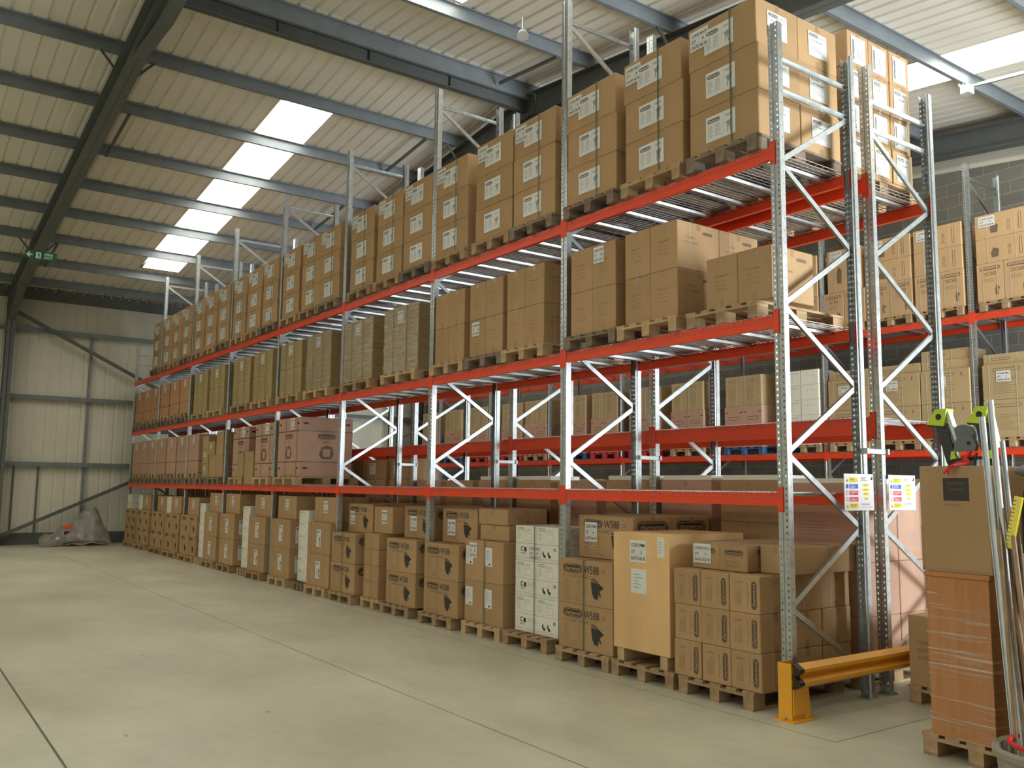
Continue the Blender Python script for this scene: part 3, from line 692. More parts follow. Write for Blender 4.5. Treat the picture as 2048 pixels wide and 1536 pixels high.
def tall_on(ct, x, zb, shelf, palmat='wood_dark'):
    global idx
    idx += 1; wh = pal_where(idx, shelf)
    pallet(x+.40, .55, zb, 'dark timber pallet, %s from guard, front rack %s'%(ORD[idx],shelf), 'dark pallets under tall cartons', palmat, parts=False)
    o = link('timber_skid', SKID, None, (x+.40,.02,zb+.1445+.0855)); tag(o, 'pale timber skid under tall carton, %s'%wh, 'skid', 'pale timber skids')
    put(ct, x+.40, .02+ct.d/2, zb+.1445+.1065, ct.noun+', '+wh, 'tall strapped cartons')
for x in (-17.70,-18.60,-19.52,-20.45,-21.32,-22.20): tall_on(TALLO, x, z2, MS)
# lowest shelf
z1 = LV[1]+.011; idx = 0
for x in (-22.20,-21.33,-20.46,-19.50,-18.60,-17.72,-14.93): pass
LSH = 'lowest shelf'
TALLP3 = TALLP
BIGP = pallet(-10.5, .52, z1, 'timber pallet under large strapped carton, front rack lowest shelf', 'pallets on front rack lowest shelf', 'wood_new', w=1.0, parts=False)
put(BIG, -10.50, .0+.49, z1+.1445, 'large strapped reddish carton beside empty bays, front rack lowest shelf', 'large strapped cartons')
pallet(-11.67, .52, z1, 'timber pallet under second strapped crate, front rack lowest shelf', 'pallets on front rack lowest shelf', 'wood_new', w=.8, parts=False)
put(BIG2, -11.73, .49, z1+.1445, 'strapped reddish crate left of the largest strapped carton', 'large strapped cartons')
pallet(-13.22, .56, z1, 'timber pallet under third strapped crate, front rack lowest shelf', 'pallets on front rack lowest shelf', 'wood_new', w=.8, parts=False)
put(BIG2, -13.22, .55, z1+.1445, 'strapped reddish crate behind a small leaning carton, front rack lowest shelf', 'large strapped cartons')
PL1 = ct_plain(.42,.10,.60,'card','flat brown carton'); 
o = put(ct_plain(.40,.05,.62,'card_olive','flat carton'), -13.02, .02, z1+.002, 'flat olive carton standing before the third strapped crate', 'small cartons on lowest shelf', cat='box')
o = put(ct_plain(.50,.05,.64,'card','flat carton'), -12.50, .015, z1+.002, 'flat brown carton leaning before the third strapped crate', 'small cartons on lowest shelf', cat='box')
idx = 0
for x in (-16.75,-17.70,-18.62,-19.55,-20.45,-21.35,-22.22): tall_on(TALLP, x, z1, LSH)
SQ = ct_plain(.46,.46,.48,'card','small carton'); SQ2 = ct_plain(.42,.5,.30,'card_olive','small carton')
pallet(-14.62, .55, z1, 'dark timber pallet under mixed small cartons, front rack lowest shelf', 'pallets on front rack lowest shelf', 'wood_dark', parts=False)
pallet(-15.50, .55, z1, 'second timber pallet under mixed small cartons, front rack lowest shelf', 'pallets on front rack lowest shelf', 'wood_dark', parts=False)
zz = z1+.1445
put(SQ, -14.45, .26, zz, 'small brown carton, right lower of mixed stack, lowest shelf', 'mixed small cartons')
put(SQ, -14.93, .26, zz, 'small brown carton, centre lower of mixed stack, lowest shelf', 'mixed small cartons')
put(SQ, -14.50, .27, zz+.482, 'small brown carton, right upper of mixed stack, lowest shelf', 'mixed small cartons')
lb2 = (lab('blank',.09,.11),'f',.14,.14,0)
put(SQ2, -15.40, .27, zz, 'olive carton with tiny label, left bottom of mixed stack', 'mixed small cartons', extra=[lb2])
put(SQ2, -15.42, .27, zz+.302, 'olive carton with tiny label, left middle of mixed stack', 'mixed small cartons', extra=[lb2])
put(SQ2, -15.0, .27, zz+.482, 'olive carton with tiny label, centre top of mixed stack', 'mixed small cartons', extra=[lb2])
put(SQ2, -15.44, .27, zz+.604, 'olive carton, left top of mixed stack, lowest shelf', 'mixed small cartons')
# ground row -----------------------------------------------------------------
idx = 0; zg = .1445; GF = 'floor row'
def pg(x, y=.50, m='wood', w=.8, parts=True, d=1.2, what='timber pallet'):
    global idx
    idx += 1
    pallet(x, y, 0, '%s, %s from yellow guard along the front floor row'%(what,ORD[idx]), 'floor pallets in front row', m, w=w, parts=parts, d=d)
    return '%s pallet from guard, front %s'%(ORD[idx], GF)
def code(c,q,d,u=.05,v=.2,w=.17,h=.17): return (lab('code',w,h,code=c,qty=q,date=d),'f',u,v,0)
wh = pg(-.62, .455, w=.8, m='wood')
stack(W212, -1.09, -.12, zg, 3, 3, 3, wh, 'sideways-logo cartons', gap=.006, jit=.006)
for ob in list(C.objects):
    pass
o = put(W212F, -.865, .615, zg+.907, 'long flat carton with code sticker, atop first floor pallet', 'long flat cartons', extra=[code('W212','11','02/18',.02,.045,.20,.165)])
o = put(W212F, -.545, .595, zg+.907, 'long flat carton with upright logo, atop first floor pallet', 'long flat cartons')
o = put(ct_plain(.31,1.0,.226,'card','long'), -.215, .66, zg+.907, 'plain long carton nearest the rack end, atop first floor pallet', 'long flat cartons')
# plywood crate
pg(-1.50, .47, w=.8, m='wood', what='timber pallet under plywood crate')
cr = MB(); cw, cd, chh = .735, 1.0, 1.065
cr.cbox(-cw/2,cw/2,-cd/2,cd/2,0,chh,'ply',.004)
e = empty('plywood_crate', (-1.515,.385,.1445)); tag(e, 'pale plywood crate with code sticker, second from yellow guard on floor', 'crate')
link('crate_body', cr.mesh('crate_body'), e, (0,0,.115))
bb = MB(); bb.box(-.045,.045,-cd/2,cd/2,0,.1135,'wood_new'); bbm = bb.mesh('bearer')
for px in (-.27,.29): link('bearer', bbm, e, (px,0,0))
link('label_sheet', lab('code',.215,.20,code='VMM',qty='2',date='06/18'), e, (-.14,-cd/2-.001,.115+.80))
link('packing_note', lab('blank',.205,.22), e, (-.125,-cd/2-.001,.115+.52))
link('label_sheet', lab('blank',.09,.18), e, (.22,-cd/2-.001,.115+.86))
# W588 stacks
def w588(xr, wh, yl=-.09, upx=-.06, code_=None, topn=1, strapm='brown_strap', n=2):
    stack(W588, xr-.82, yl, zg, 1, 2, 2, wh, 'cartons printed W588')
    stack(W588, xr-.82+upx, yl+.27, zg+.876, 1, 2, 1, 'uppermost on '+wh, 'cartons printed W588', topst=code_)
wh = pg(-2.33, .46, m='wood'); w588(-1.915, wh, -.10, 0, code('W588','6','06/18',.10,.165,.19,.20))
strap_box(0,0,-.112,1.0,zg,zg+.875,'v','green_strap','dark green strap on %s'%wh,'straps on floor row',-2.33)
wh = pg(-3.40, .55, m='wood')
for k in range(6):
    if k in (0,2,4):
        pass
for k, kind in enumerate(['w','n','w','n','w','n']):
    if kind == 'w':
        put(WHT2, -3.385, .10+.28, zg+k*.1935, 'wide white carton, %s layer of the nearest white stack on floor'%ORD[k+1], 'white cartons nearest', extra=[code('W815','14','07/17',.26,.01,.21,.17)] if k == 4 else [])
    else:
        for i in range(2):
            put(WHT, -3.385-.196+.392*i, .10+.28, zg+k*.1935, 'small white carton, %s, %s layer of nearest white stack'%(['left','right'][i],ORD[k+1]), 'white cartons nearest')
strap_box(0,0,.086,1.24,zg,zg+1.162,'v','green_strap','dark strap around the nearest white carton stack','straps on floor row',-3.40)
wh = pg(-4.27, .55, m='wood_new')
stack(BRN, -4.68, .0, zg, 2, 2, 2, wh, 'brown cartons with barcode sheets')
for ob in list(C.objects):
    if ob.get('label','') == 'brown carton with barcode sheet at front left upper, '+wh: link('label_sheet', lab('code',.17,.18,code='W629',qty='8',date='05/18'), ob, (-.10,-BRN.d/2-.0065,.27))
put(ct_plain(.60,.56,.185,'card','x'), -4.28, .15+.28, zg+.955, 'plain shallow carton below its twin, fifth floor pallet', 'plain shallow cartons')
put(ct_plain(.61,.58,.185,'card','x'), -4.285, .14+.28, zg+1.142, 'plain shallow carton on its twin, topmost of fifth floor pallet', 'plain shallow cartons')
strap_box(0,0,-.012,1.16,zg,zg+.953,'v','green_strap','dark strap on fifth floor pallet of brown cartons','straps on floor row',-4.24)
wh = pg(-5.23, .50, m='wood'); w588(-4.725, wh, -.07, 0, code('W588','6','06/18',.13,.09,.19,.20))
strap_box(0,0,-.062,1.05,zg,zg+.875,'v','brown_strap','dark strap on W588 cartons, sixth floor pallet','straps on floor row',-5.22)
wh = pg(-6.33, .52, m='wood'); w588(-5.80, wh, -.05, -.0, code('W588','6','06/18',.17,.10,.19,.20))
strap_box(0,0,-.042,1.07,zg,zg+.875,'v','brown_strap','dark strap on W588 cartons, seventh floor pallet','straps on floor row',-6.30)
wh = pg(-7.02, .54, m='wood_new', w=.72)
stack(FLT, -7.36, -.03, zg, 2, 1, 4, wh, 'narrow plain cartons', gap=.01)
TOPS = ct_top(.56,.5,.375,'short carton with logo')
fL = TOPS
put(TOPS, -7.03, .10+.25, zg+.908, 'carton with code sticker, on narrow plain cartons', 'upper cartons on floor row')
wh = pg(-7.93, .46, m='wood'); w588(-7.51, wh, -.10, .0, code('W588','6','06/18',.06,.12,.17,.20))
strap_box(0,0,-.112,1.0,zg,zg+.875,'v','brown_strap','dark strap on W588 cartons, ninth floor pallet','straps on floor row',-7.92)
def tallwhite(x, wh, ny=2):
    for k in range(6):
        for i in range(1):
            put(WHT, x+.20, -.02+.28, zg+k*.1935, 'white printed carton, layer %s, %s'%(['one','two','three','four','five','six'][k],wh), 'white carton stacks further along')
YF = -.08
def labstack(x, pm='wood'):
    wh = pg(x+.42, .47, m=pm, parts=False)
    stack(LABC, x, YF, zg, 1, 1, 2, wh, 'cartons with tall labels'); put(TOPC, x+.44, YF+.10+.28, zg+.992, 'carton with code label uppermost, '+wh, 'upper cartons on floor row')
def whitestack(x, pm='wood'):
    wh = pg(x+.2, .50, m=pm, parts=False, w=.42); tallwhite(x, wh)
labstack(-9.32,'wood_new'); whitestack(-9.85,'wood_dark'); labstack(-10.95,'wood_new')
labstack(-12.14,'wood'); whitestack(-12.66,'wood'); labstack(-13.85,'wood')
labstack(-14.93,'wood'); whitestack(-15.46,'wood_new')
mb = carton_mb(.60,.55,.436,'card',True); f = front(mb,.60,.55); f.logo(.12,.33,.30,.07,'card'); f.lines(.1,.27,.2,7,.018,'ink2',.004,1,3); machine_print(f,.36,.06,.17)
s = side(mb,.60,.55); s.logo(.05,.30,.42,.09,'card'); HALF = CT(.60,.55,.436,mb,'brown logo carton')
for q, (x, nx) in enumerate(((-16.11,2),(-17.50,2),(-18.78,2),(-20.32,2),(-21.62,2))):
    wh = pg(x, .47, m='wood', parts=False, w=1.15)
    stack(HALF, x-.602, YF, zg, nx, 1, 2, wh, 'brown logo cartons far along')
    if q != 4: put(TOPC if q != 0 else TOPC, x+.16, YF+.05+.28, zg+.876, 'carton with code label uppermost, '+wh, 'upper cartons on floor row')
    if q in (1,3,4):
        for k in range(2): put(WHT, x-.47, YF+.05+.28, zg+.876+.1935*k, '%s white carton atop %s'%(['lower','upper'][k],wh), 'white carton stacks further along')
# ------------------------------------------------------------------ REAR RACK loads
RG = ct_plain(.88,.5,.44,'card','brown carton'); RG2 = ct_plain(.88,1.05,.42,'card_pink','wide reddish carton')
# near end ground stacks, lit side faces
def printed_side(w,d,h,card,noun):
    mb = carton_mb(w,d,h,card,False); f = front(mb,w,d); f.text('B350',w*.30,h*.72,.055,'ink',.16,1,bold=.02); f.lines(w*.15,h*.5,w*.55,5,.03,'ink2',.003,1,3)
    s = side(mb,w,d); s.text('CE',d*.45,h*.62,.04,'ink3'); s.lines(d*.15,h*.34,d*.7,3,.05,'ink3',.004,1,5); s.rect(d*.5,h*.25,d*.503,h*.4,'ink3')
    return CT(w,d,h,mb,noun)
PB = printed_side(.78,.56,.70,'card_pink','tall B350 carton')
PBW = printed_side(.78,.50,.70,'card_pink','tall printed carton')
pallet(-.60, 1.86, 0, 'timber pallet nearest the guard in the rear rack floor row', 'rear rack floor pallets', 'wood')
PLW = ct_plain(.80,.53,.475,'card_pink','plain pale carton',False)
for k in range(2):
    for j in range(2):
        put(PLW, -.56, 1.33+.265+j*.54, .1445+k*.4765, 'plain pale carton, %s %s of nearest rear rack floor stack'%(['front','back'][j],['lower','upper'][k]), 'rear rack near stack')
for j in range(2): put(PB, -.56+.0, 1.33+.265+j*.57-.0, .1445+.953, 'tall B350 carton, %s, topmost of nearest rear rack floor stack'%['front','back'][j], 'rear rack near stack')
gx = [-1.47,-2.33,-3.26,-4.20,-5.12,-6.08,-7.00,-7.92,-8.88,-9.80,-10.70,-11.75,-12.65,-13.50,-14.55,-15.45,-16.30,-17.35,-18.30,-19.15,-20.15,-21.05,-21.95]
for q, x in enumerate(gx):
    pallet(x, 1.88, 0, 'timber pallet, %s from guard, rear rack floor row'%ORD[q+2], 'rear rack floor pallets', 'wood', parts=False)
    ct = RG if q % 2 == 0 else RG2
    ct = [ct_plain(.74,.5,.42,'card','brown carton'), ct_plain(.74,.5,.42,'card_pink','reddish carton')][q%2] if q < 2 else ct
    if ct is RG2: ct = ct_plain(.76,.5,.42,'card_pink','reddish carton')
    elif q >= 2: ct = ct_plain(.76,.5,.42,'card','brown carton')
    n = 4 if q < 7 else 4
    stack(ct, x-ct.w/2, 1.35, .1445, 1, 1, n, '%s pallet from guard, rear rack floor row'%ORD[q+2], 'rear rack floor cartons')
# flat lids on top giving pale edges
FL = ct_plain(.72,.5,.055,'card_white','x',False)
put(ct_plain(.74,.5,.05,'card_white','x',False), -.56, 1.60, .1445+.953+.702, 'flat white carton lying on nearest rear rack floor stack', 'flat pale cartons')
for q in (0,1,2,4,5): put(FL, gx[q], 1.62, .1445+4*.4215, 'flat pale carton lying on %s rear rack floor stack'%ORD[q+2], 'flat pale cartons')
SHT = ct_plain(.76,.5,.36,'card','x',True,[(lab('side',.24,.2),'f',.12,.1,0)])
for q in (8,9,10): put(SHT, gx[q], 1.62, .1445+4*.4215, 'brown carton with white sheet atop %s rear rack floor stack'%ORD[q+2], 'rear rack upper cartons')
# top shelf of rear rack, near end: small labelled cartons
zt = 4.60+.011
idx = 0
SM = ct_plain(.38,.345,.342,'card','small labelled carton',True,[(lab('side',.25,.28),'s',.05,.03,0),(lab('side',.25,.28),'b',.07,.03,0)])
SMV = ct_plain(.38,.43,.342,'card','small labelled carton',True,[(lab('side',.25,.28),'s',.09,.03,0)])
pallet(-.60, 1.92, zt, 'timber pallet nearest the guard on rear rack top shelf', 'rear rack top pallets', 'wood')
RS1 = ct_plain(.385,.345,.344,'card','small labelled carton',True,[(lab('side',.23,.27),'s',.06,.03,0)])
RS2 = ct_plain(.385,.345,.344,'card','small labelled carton',True,[(lab('vert',.23,.27),'s',.06,.03,0)])
for k in range(4):
    for j in range(3):
        for i in range(2):
            ct = RS2 if k in (1,3) else RS1
            put(ct, -.37-.39*i+random.uniform(-.008,.008), 1.345+.1725+j*.352, zt+.1445+k*.3455, 'small white-labelled carton, layer %s, row %s %s, rear rack top shelf end'%(['one','two','three','four'][k],['one','two','three'][j],['outer','inner'][i]), 'small labelled cartons on rear rack top shelf')
for q in range(1,6):
    x = -.52-q*.88 - (.2 if q >= 3 else 0)
    pallet(x, 1.92, zt, 'timber pallet, %s from guard, rear rack top shelf'%ORD[q+1], 'rear rack top pallets', 'wood', parts=False)
    stack(SAW, x-.3925, 1.345, zt+.1445, 1, 1, 2 , '%s pallet from guard, rear rack top shelf'%ORD[q+1], 'rear rack saw cartons')
# ------------------------------------------------------------------ WALL RACK loads
y3 = Y3-.02
zu = 4.62+.011; zl = 2.435+.011
def p3(n, x, z, shelf, m='wood', w=.8): pallet(x, Y3+.56, z, 'pallet, %s from right, wall rack %s'%(ORD[n],shelf), 'wall rack pallets', m, w=w, parts=False)
U = [(-1.30,0),(-2.17,1),(-3.24,2),(-4.14,3),(-5.05,4),(-6.03,3),(-6.9,3)]
for n, (x, kind) in enumerate(U):
    p3(n+1, x, zu, 'upper shelf'); wh = '%s pallet from right, wall upper shelf'%ORD[n+1]
    stack(DC, x-.4265, y3, zu+.1445, 2, 1, 1, wh, 'DC50 cartons')
    if kind != 4:
        stack(DCR, x-.42, y3, zu+.1445+.632, 1, 1, 2, 'upper, '+wh, 'DC50 cartons')
        lb = lab('code',.26,.17,code='DC50',qty='12',date='09/18')
        for ob in list(C.objects):
            if ob.get('label','') == 'wide carton with sideways DC50 at upper, upper, '+wh: link('label_sheet', lb, ob, (-.36,-.2545,.20))
    else:
        T4 = ct_dc50(.80,'tall carton with sideways DC50',True,.70,.5)
        put(T4, x+.02, y3+.25, zu+.1445+.632, 'tall carton with sideways DC50, '+wh, 'DC50 cartons', extra=[(lab('code',.26,.17,code='DC50',qty='12',date='09/18'),'f',.06,.6,0)])
Lw = [(-1.25,'K'),(-2.17,'K'),(-3.21,'K'),(-4.07,'K'),(-5.02,'K'),(-6.02,'W'),(-7.45,'P'),(-9.0,'P'),(-10.35,'P'),(-11.72,'P'),(-12.9,'P'),(-14.5,'P'),(-15.6,'P'),(-17.3,'P'),(-18.7,'P'),(-20.1,'P')]
for n, (x, kd) in enumerate(Lw):
    shelf = 'lower shelf'; wh = '%s pallet from right, wall lower shelf'%ORD[n+1]
    mats = {'P': ['redpal','redpal','bluepal','wood'][n%4], 'W':'wood', 'K':'wood'}[kd]
    p3(n+1, x, zl, shelf, mats, .98 if kd == 'P' else .8)
    if kd == 'K':
        stack(KL, x-.42, y3, zl+.1445, 1, 1, 1, 'lowest on '+wh, 'khaki cartons'); stack(KB, x-.42, y3, zl+.1445+.603, 1, 1, 1, 'middle on '+wh, 'khaki cartons')
        stack(KT, x-.42, y3+.05, zl+.1445+1.165, 1, 1, 1 if n != 2 else 2, 'top on '+wh, 'khaki cartons')
        lb = lab('code',.22,.17,code='BK1',qty='4',date='08/18')
        for ob in list(C.objects):
            if ob.get('label','') == 'khaki carton, middle on '+wh: link('label_sheet', lb, ob, (-.2,-.2645,.28))
    elif kd == 'W':
        WB = ct_plain(.76,.5,.285,'card_white','white carton with grey print',False) if n == 5 else None
        mb = carton_mb(.76,.5,.285,'card_white',False); f = front(mb,.76,.5); f.text('CODE  KIT',.1,.22,.02,'ink',.2); f.lines(.1,.18,.12,5,.025,'ink3',.004,1,3); f.text('1 1 1',.5,.16,.04,'ink3',.15)
        for u in (.36,): f.rect(u,0,u+.006,.285,'ink')
        stack(CT(.76,.5,.285,mb,'white carton with grey print'), x-.38, y3, zl+.1445, 1, 1, 5, wh, 'white cartons on wall rack')
    else:
        stack(PKR, x-.483, y3, zl+.1445, 2, 1, 1, 'lower on '+wh, 'reddish wall rack cartons'); stack(KN, x-.463, y3+.01, zl+.1445+.842, 2, 1, 1, 'upper on '+wh, 'khaki wall rack cartons')
# wall rack floor level, far boxes
FB = ct_plain(.92,.5,.60,'card','brown carton'); 
for n, x in enumerate((-2.15,-3.25,-4.19,-5.13,-6.9,-9.3,-10.3,-12.3,-15.0)):
    pallet(x, Y3+.6, 0, 'pallet, %s from right, wall rack floor row'%ORD[n+1], 'wall rack floor pallets', 'wood_dark', w=.9, parts=False)
    stack(FB, x-.46, Y3+.02, .1445, 1, 1, 3, '%s pallet from right, wall rack floor row'%ORD[n+1], 'wall rack floor cartons')
# ------------------------------------------------------------------ SHELL
XF = -23.6; XN = 8.6; YB = 9.98; YN = -14.0; XR = -7.5; ZR = 8.8625; SL = .105
def roofz(x): return ZR - SL*abs(x-XR)
fl = MB(); fl.add([(XF,YN,0),(XN,YN,0),(XN,YB,0),(XF,YB,0)], [(0,1,2,3)], 'floor'); struct('floor', fl)
# skylights: y range, slope, x range (distance from ridge)
P = .25
SKY = [(-.4,.6,'L',2.75,12.9),(-.4,.6,'R',1.7,8.0),(6.8,7.75,'R',3.2,11.0),(6.8,7.75,'L',2.75,12.9),(-7.4,-6.4,'R',3,11),(-7.4,-6.4,'L',2.75,12.9),(-12.4,-11.4,'R',3,11),(-12.4,-11.4,'L',2.75,12.9)]  # last pair is unseen, added to brighten the left roof, wall and floor
def ceiling():
    mb = MB()
    for sgn in (-1,1):
        E = 16.1
        y = YN
        while y < YB-1e-6:
            y2 = min(y+P, YB); yc = (y+y2)/2; cut = None
            for s in SKY:
                if s[2] == ('L' if sgn < 0 else 'R') and s[0] <= yc <= s[1]: cut = (s[3], s[4])
            segs = [(0,E)] if not cut else [(0,cut[0]),(cut[1],E)]
            for a, b in segs:
                # profile: flat, then small upstanding rib
                pr = [(y,0),(y+P*.72,0),(y+P*.80,.030),(y+P*.92,.030),(y2,0)]
                vs = []
                for d in (a,b):
                    for yy, zz in pr: vs.append((XR+sgn*d, min(yy,y2), ZR-SL*d+zz))
                mb.add(vs, [(i,i+1,i+6,i+5) for i in range(4)], 'liner')
            y = y2
    return mb
struct('ceiling', ceiling())
cp = MB()
for sgn in (-1,1):
    d0, d1 = 0, 16.3
    cp.add([(XR+sgn*d0,YN,ZR+.12),(XR+sgn*d1,YN,ZR+.12-SL*d1),(XR+sgn*d1,YB,ZR+.12-SL*d1),(XR+sgn*d0,YB,ZR+.12)], [(0,1,2,3)], 'steel_dark')
struct('trim_1', cp)
for i, s in enumerate(SKY):  # the added unseen pair comes last
    sgn = -1 if s[2] == 'L' else 1; mb = MB(); a, b = s[3], s[4]
    vs = [(XR+sgn*a,s[0]-.02,ZR-SL*a+.012),(XR+sgn*b,s[0]-.02,ZR-SL*b+.012),(XR+sgn*b,s[1]+.02,ZR-SL*b+.012),(XR+sgn*a,s[1]+.02,ZR-SL*a+.012)]
    mb.add([(x,y,z) for x,y,z in vs]+[(x,y,z+.004) for x,y,z in vs], [(0,1,2,3),(7,6,5,4),(0,4,5,1),(1,5,6,2),(2,6,7,3),(3,7,4,0)], 'skylight'); struct('window_%d'%(i+1), mb)
tn = [1]
def trim(mb, name=None):
    tn[0] += 1; return struct(name or 'trim_%d'%tn[0], mb)
# purlins (Z section) along Y
def purlin(x, dz=.2):
    mb = MB(); zt = roofz(x)-.002; s = 1 if x > XR else -1
    mb.box(x-.002,x+.002,YN+.05,YB-.05,zt-dz,zt,'purlin'); mb.box(x,x+.062,YN+.05,YB-.05,zt-.009,zt-.003,'purlin'); mb.box(x-.062,x,YN+.05,YB-.05,zt-dz,zt-dz+.004,'purlin')
    mb.box(x+.058,x+.062,YN+.05,YB-.05,zt-.024,zt-.009,'purlin'); mb.box(x-.062,x-.058,YN+.05,YB-.05,zt-dz,zt-dz+.018,'purlin')
    trim(mb)
purlin(-7.62,.26)
for x in (-9.86,-11.68,-13.54,-15.32,-17.08,-18.88,-20.75,-22.5): purlin(x)
for x in (-5.9,-4.06,-2.18,-.43,1.4,3.2,5.0,6.8,8.2): purlin(x)
# rafters (I sections) with haunches, columns
def ibeam(mb, p, q, h, w, mat='steel_dark', up=(0,0,1)):
    p = Vector(p); q = Vector(q); d = (q-p).normalized(); u = Vector(up); u = (u-d*u.dot(d)).normalized()
    mb.bar(p, q, .012, h, mat, u); mb.bar(p+u*(h/2-.007), q+u*(h/2-.007), w, .014, mat, u); mb.bar(p-u*(h/2-.007), q-u*(h/2-.007), w, .014, mat, u)
for i, Y in enumerate((-9.5,-3.15,3.12,9.72)):
    mb = MB(); h = .42; o = .2+h/2
    ibeam(mb, (XR,Y,ZR-o), (XF+.3,Y,roofz(XF+.3)-o), h, .25); ibeam(mb, (XR,Y,ZR-o), (XN-.3,Y,roofz(XN-.3)-o), h, .25)
    for sg in (-1,1):   # apex haunch
        a = [(XR,ZR-.2-h),(XR+sg*1.6,ZR-.2-h-SL*1.6),(XR,ZR-.2-h-.30)]
        mb.prism(a, Y-.006, Y+.006, 'y', 'steel_dark'); mb.bar((XR,Y,ZR-.2-h-.30),(XR+sg*1.6,Y,ZR-.2-h-SL*1.6),.19,.014,'steel_dark')
    for xe, sg in ((XF+.3,1),(XN-.3,-1)):
        ze = roofz(xe)-.2-h; a = [(xe,ze+.05),(xe+sg*2.2,ze+SL*2.2),(xe,ze-.55)]
        mb.prism(a, Y-.006, Y+.006, 'y', 'steel_dark'); mb.bar((xe,Y,ze-.55),(xe+sg*2.2,Y,ze+SL*2.2),.19,.014,'steel_dark')
    trim(mb)
    for xe in (XF+.36,XN-.36):
        c = MB(); ibeam(c, (xe,Y,0), (xe,Y,roofz(xe)-.2), .46, .19, 'steel_dark', (1,0,0)); trim(c)
# ridge member between rafters, eaves members, fly braces
mb = MB(); ibeam(mb, (XR-.28,YN,ZR-.34), (XR-.28,YB,ZR-.34), .22, .13)
for Y in [-12,-10.5,-7.5,-6,-4.5,-1.5,0,1.5,4.5,6,7.5]: mb.box(XR-.335,XR-.22,Y-.006,Y+.006,ZR-.44,ZR-.24,'steel_dark')
trim(mb)
mb = MB(); mb.box(XF+.10,XF+.28,YN,YB,6.86,7.12,'steel_dark'); trim(mb)
for Y in (-3.15,3.12):
    for x in (-9.86,-18.88,-4.06,3.2):
        for s in (-1,1):
            b = MB(); b.bar((x,Y+s*.05,roofz(x)-.60),(x,Y+s*.40,roofz(x)-.20),.04,.006,'steel_dark',(1,0,0)); b.bar((x-.02,Y+s*.05,roofz(x)-.60),(x-.02,Y+s*.40,roofz(x)-.20),.006,.04,'steel_dark',(1,0,0)); trim(b)
# roof sway bars
for xa, xb, y, m_ in ((-11.68,-9.86,2.27,'steel_dark'),(-15.32,-13.54,2.27,'steel_dark'),(-18.88,-17.08,2.27,'steel_dark'),(-7.5,-5.9,2.35,'steel_dark'),(-13.54,-11.68,-2.72,'steel_dark'),(-20.75,-18.88,-2.72,'steel_dark'),(-2.2,-.43,7.67,'galv')):
    b = MB(); b.bar((xa,y,roofz(xa)-.22),(xb,y,roofz(xb)-.22),.045,.045,m_); trim(b)
# far wall: ribbed cladding, rails, posts, braces
def clad_wall(name, x, y0, y1, z1f, face, mat='clad', holes=()):
    mb = MB(); y = y0
    while y < y1-1e-6:
        y2 = min(y+.3, y1)
        for ya, yb, dx in ((y,y+.24,0),(y+.24,y+.255,.02),(y+.255,min(y+.285,y2),.02),(y+.285,y2,0)):
            pass
        pr = [(y,0),(y+.22,0),(y+.235,-.012*face),(y+.275,-.012*face),(y2,0)]
        zs = [(0,z1f)]
        for hy0,hy1,hz in holes:
            if hy0 <= (y+y2)/2 <= hy1: zs = [(hz,z1f)]
        for za, zb in zs:
            vs = [(x+d,min(yy,y2),za) for yy,d in pr]+[(x+d,min(yy,y2),zb) for yy,d in pr]
            mb.add(vs, [(i,i+1,i+6,i+5) for i in range(4)], mat)
        y = y2
    return struct(name, mb)
clad_wall('wall_far', XF, YN, YB, 7.2, 1)
for z in (2.22, 4.09, 5.98):
    mb = MB(); mb.box(XF+.03,XF+.19,YN,YB,z-.035,z-.029,'purlin'); mb.box(XF+.185,XF+.19,YN,YB,z-.06,z+.06,'purlin'); mb.box(XF+.03,XF+.19,YN,YB,z+.029,z+.035,'purlin'); trim(mb)
for y, z0, z1 in ((-1.0,.55,6.0),(5.9,.3,6.0),(-6.3,.3,6.0)):
    mb = MB(); mb.box(XF+.03,XF+.10,y-.035,y+.035,z0,z1,'purlin'); trim(mb)
for y in (-2.77,-2.17):
    mb = MB(); mb.box(XF+.03,XF+.07,y-.02,y+.02,0,2.2,'steel_dark'); trim(mb)
for p, q in (((XF+.3,-3.05,6.46),(XF+.3,3.05,3.45)),((XF+.3,-3.05,.24),(XF+.3,3.05,3.05))):
    mb = MB(); mb.bar(p,q,.09,.09,'steel_dark'); trim(mb)
mb = MB(); mb.box(XF+.02,XF+.06,YN,YB,0,.32,'steel_dark'); struct('baseboard_far', mb)
# back wall: blockwork below a line parallel to the roof, smooth lining above
mb = MB(); pts = [(XF,0),(XN,0),(XN,roofz(XN)-.82),(XR,ZR-.82),(XF,roofz(XF)-.82)]
mb.prism(pts, YB, YB+.2, 'y', 'block'); struct('wall_back', mb)
mb = MB(); pts = [(XF,roofz(XF)-.82),(XR,ZR-.82),(XN,roofz(XN)-.82),(XN,roofz(XN)+.1),(XR,ZR+.1),(XF,roofz(XF)+.1)]
mb.prism(pts, YB+.01, YB+.1, 'y', 'clad'); trim(mb)
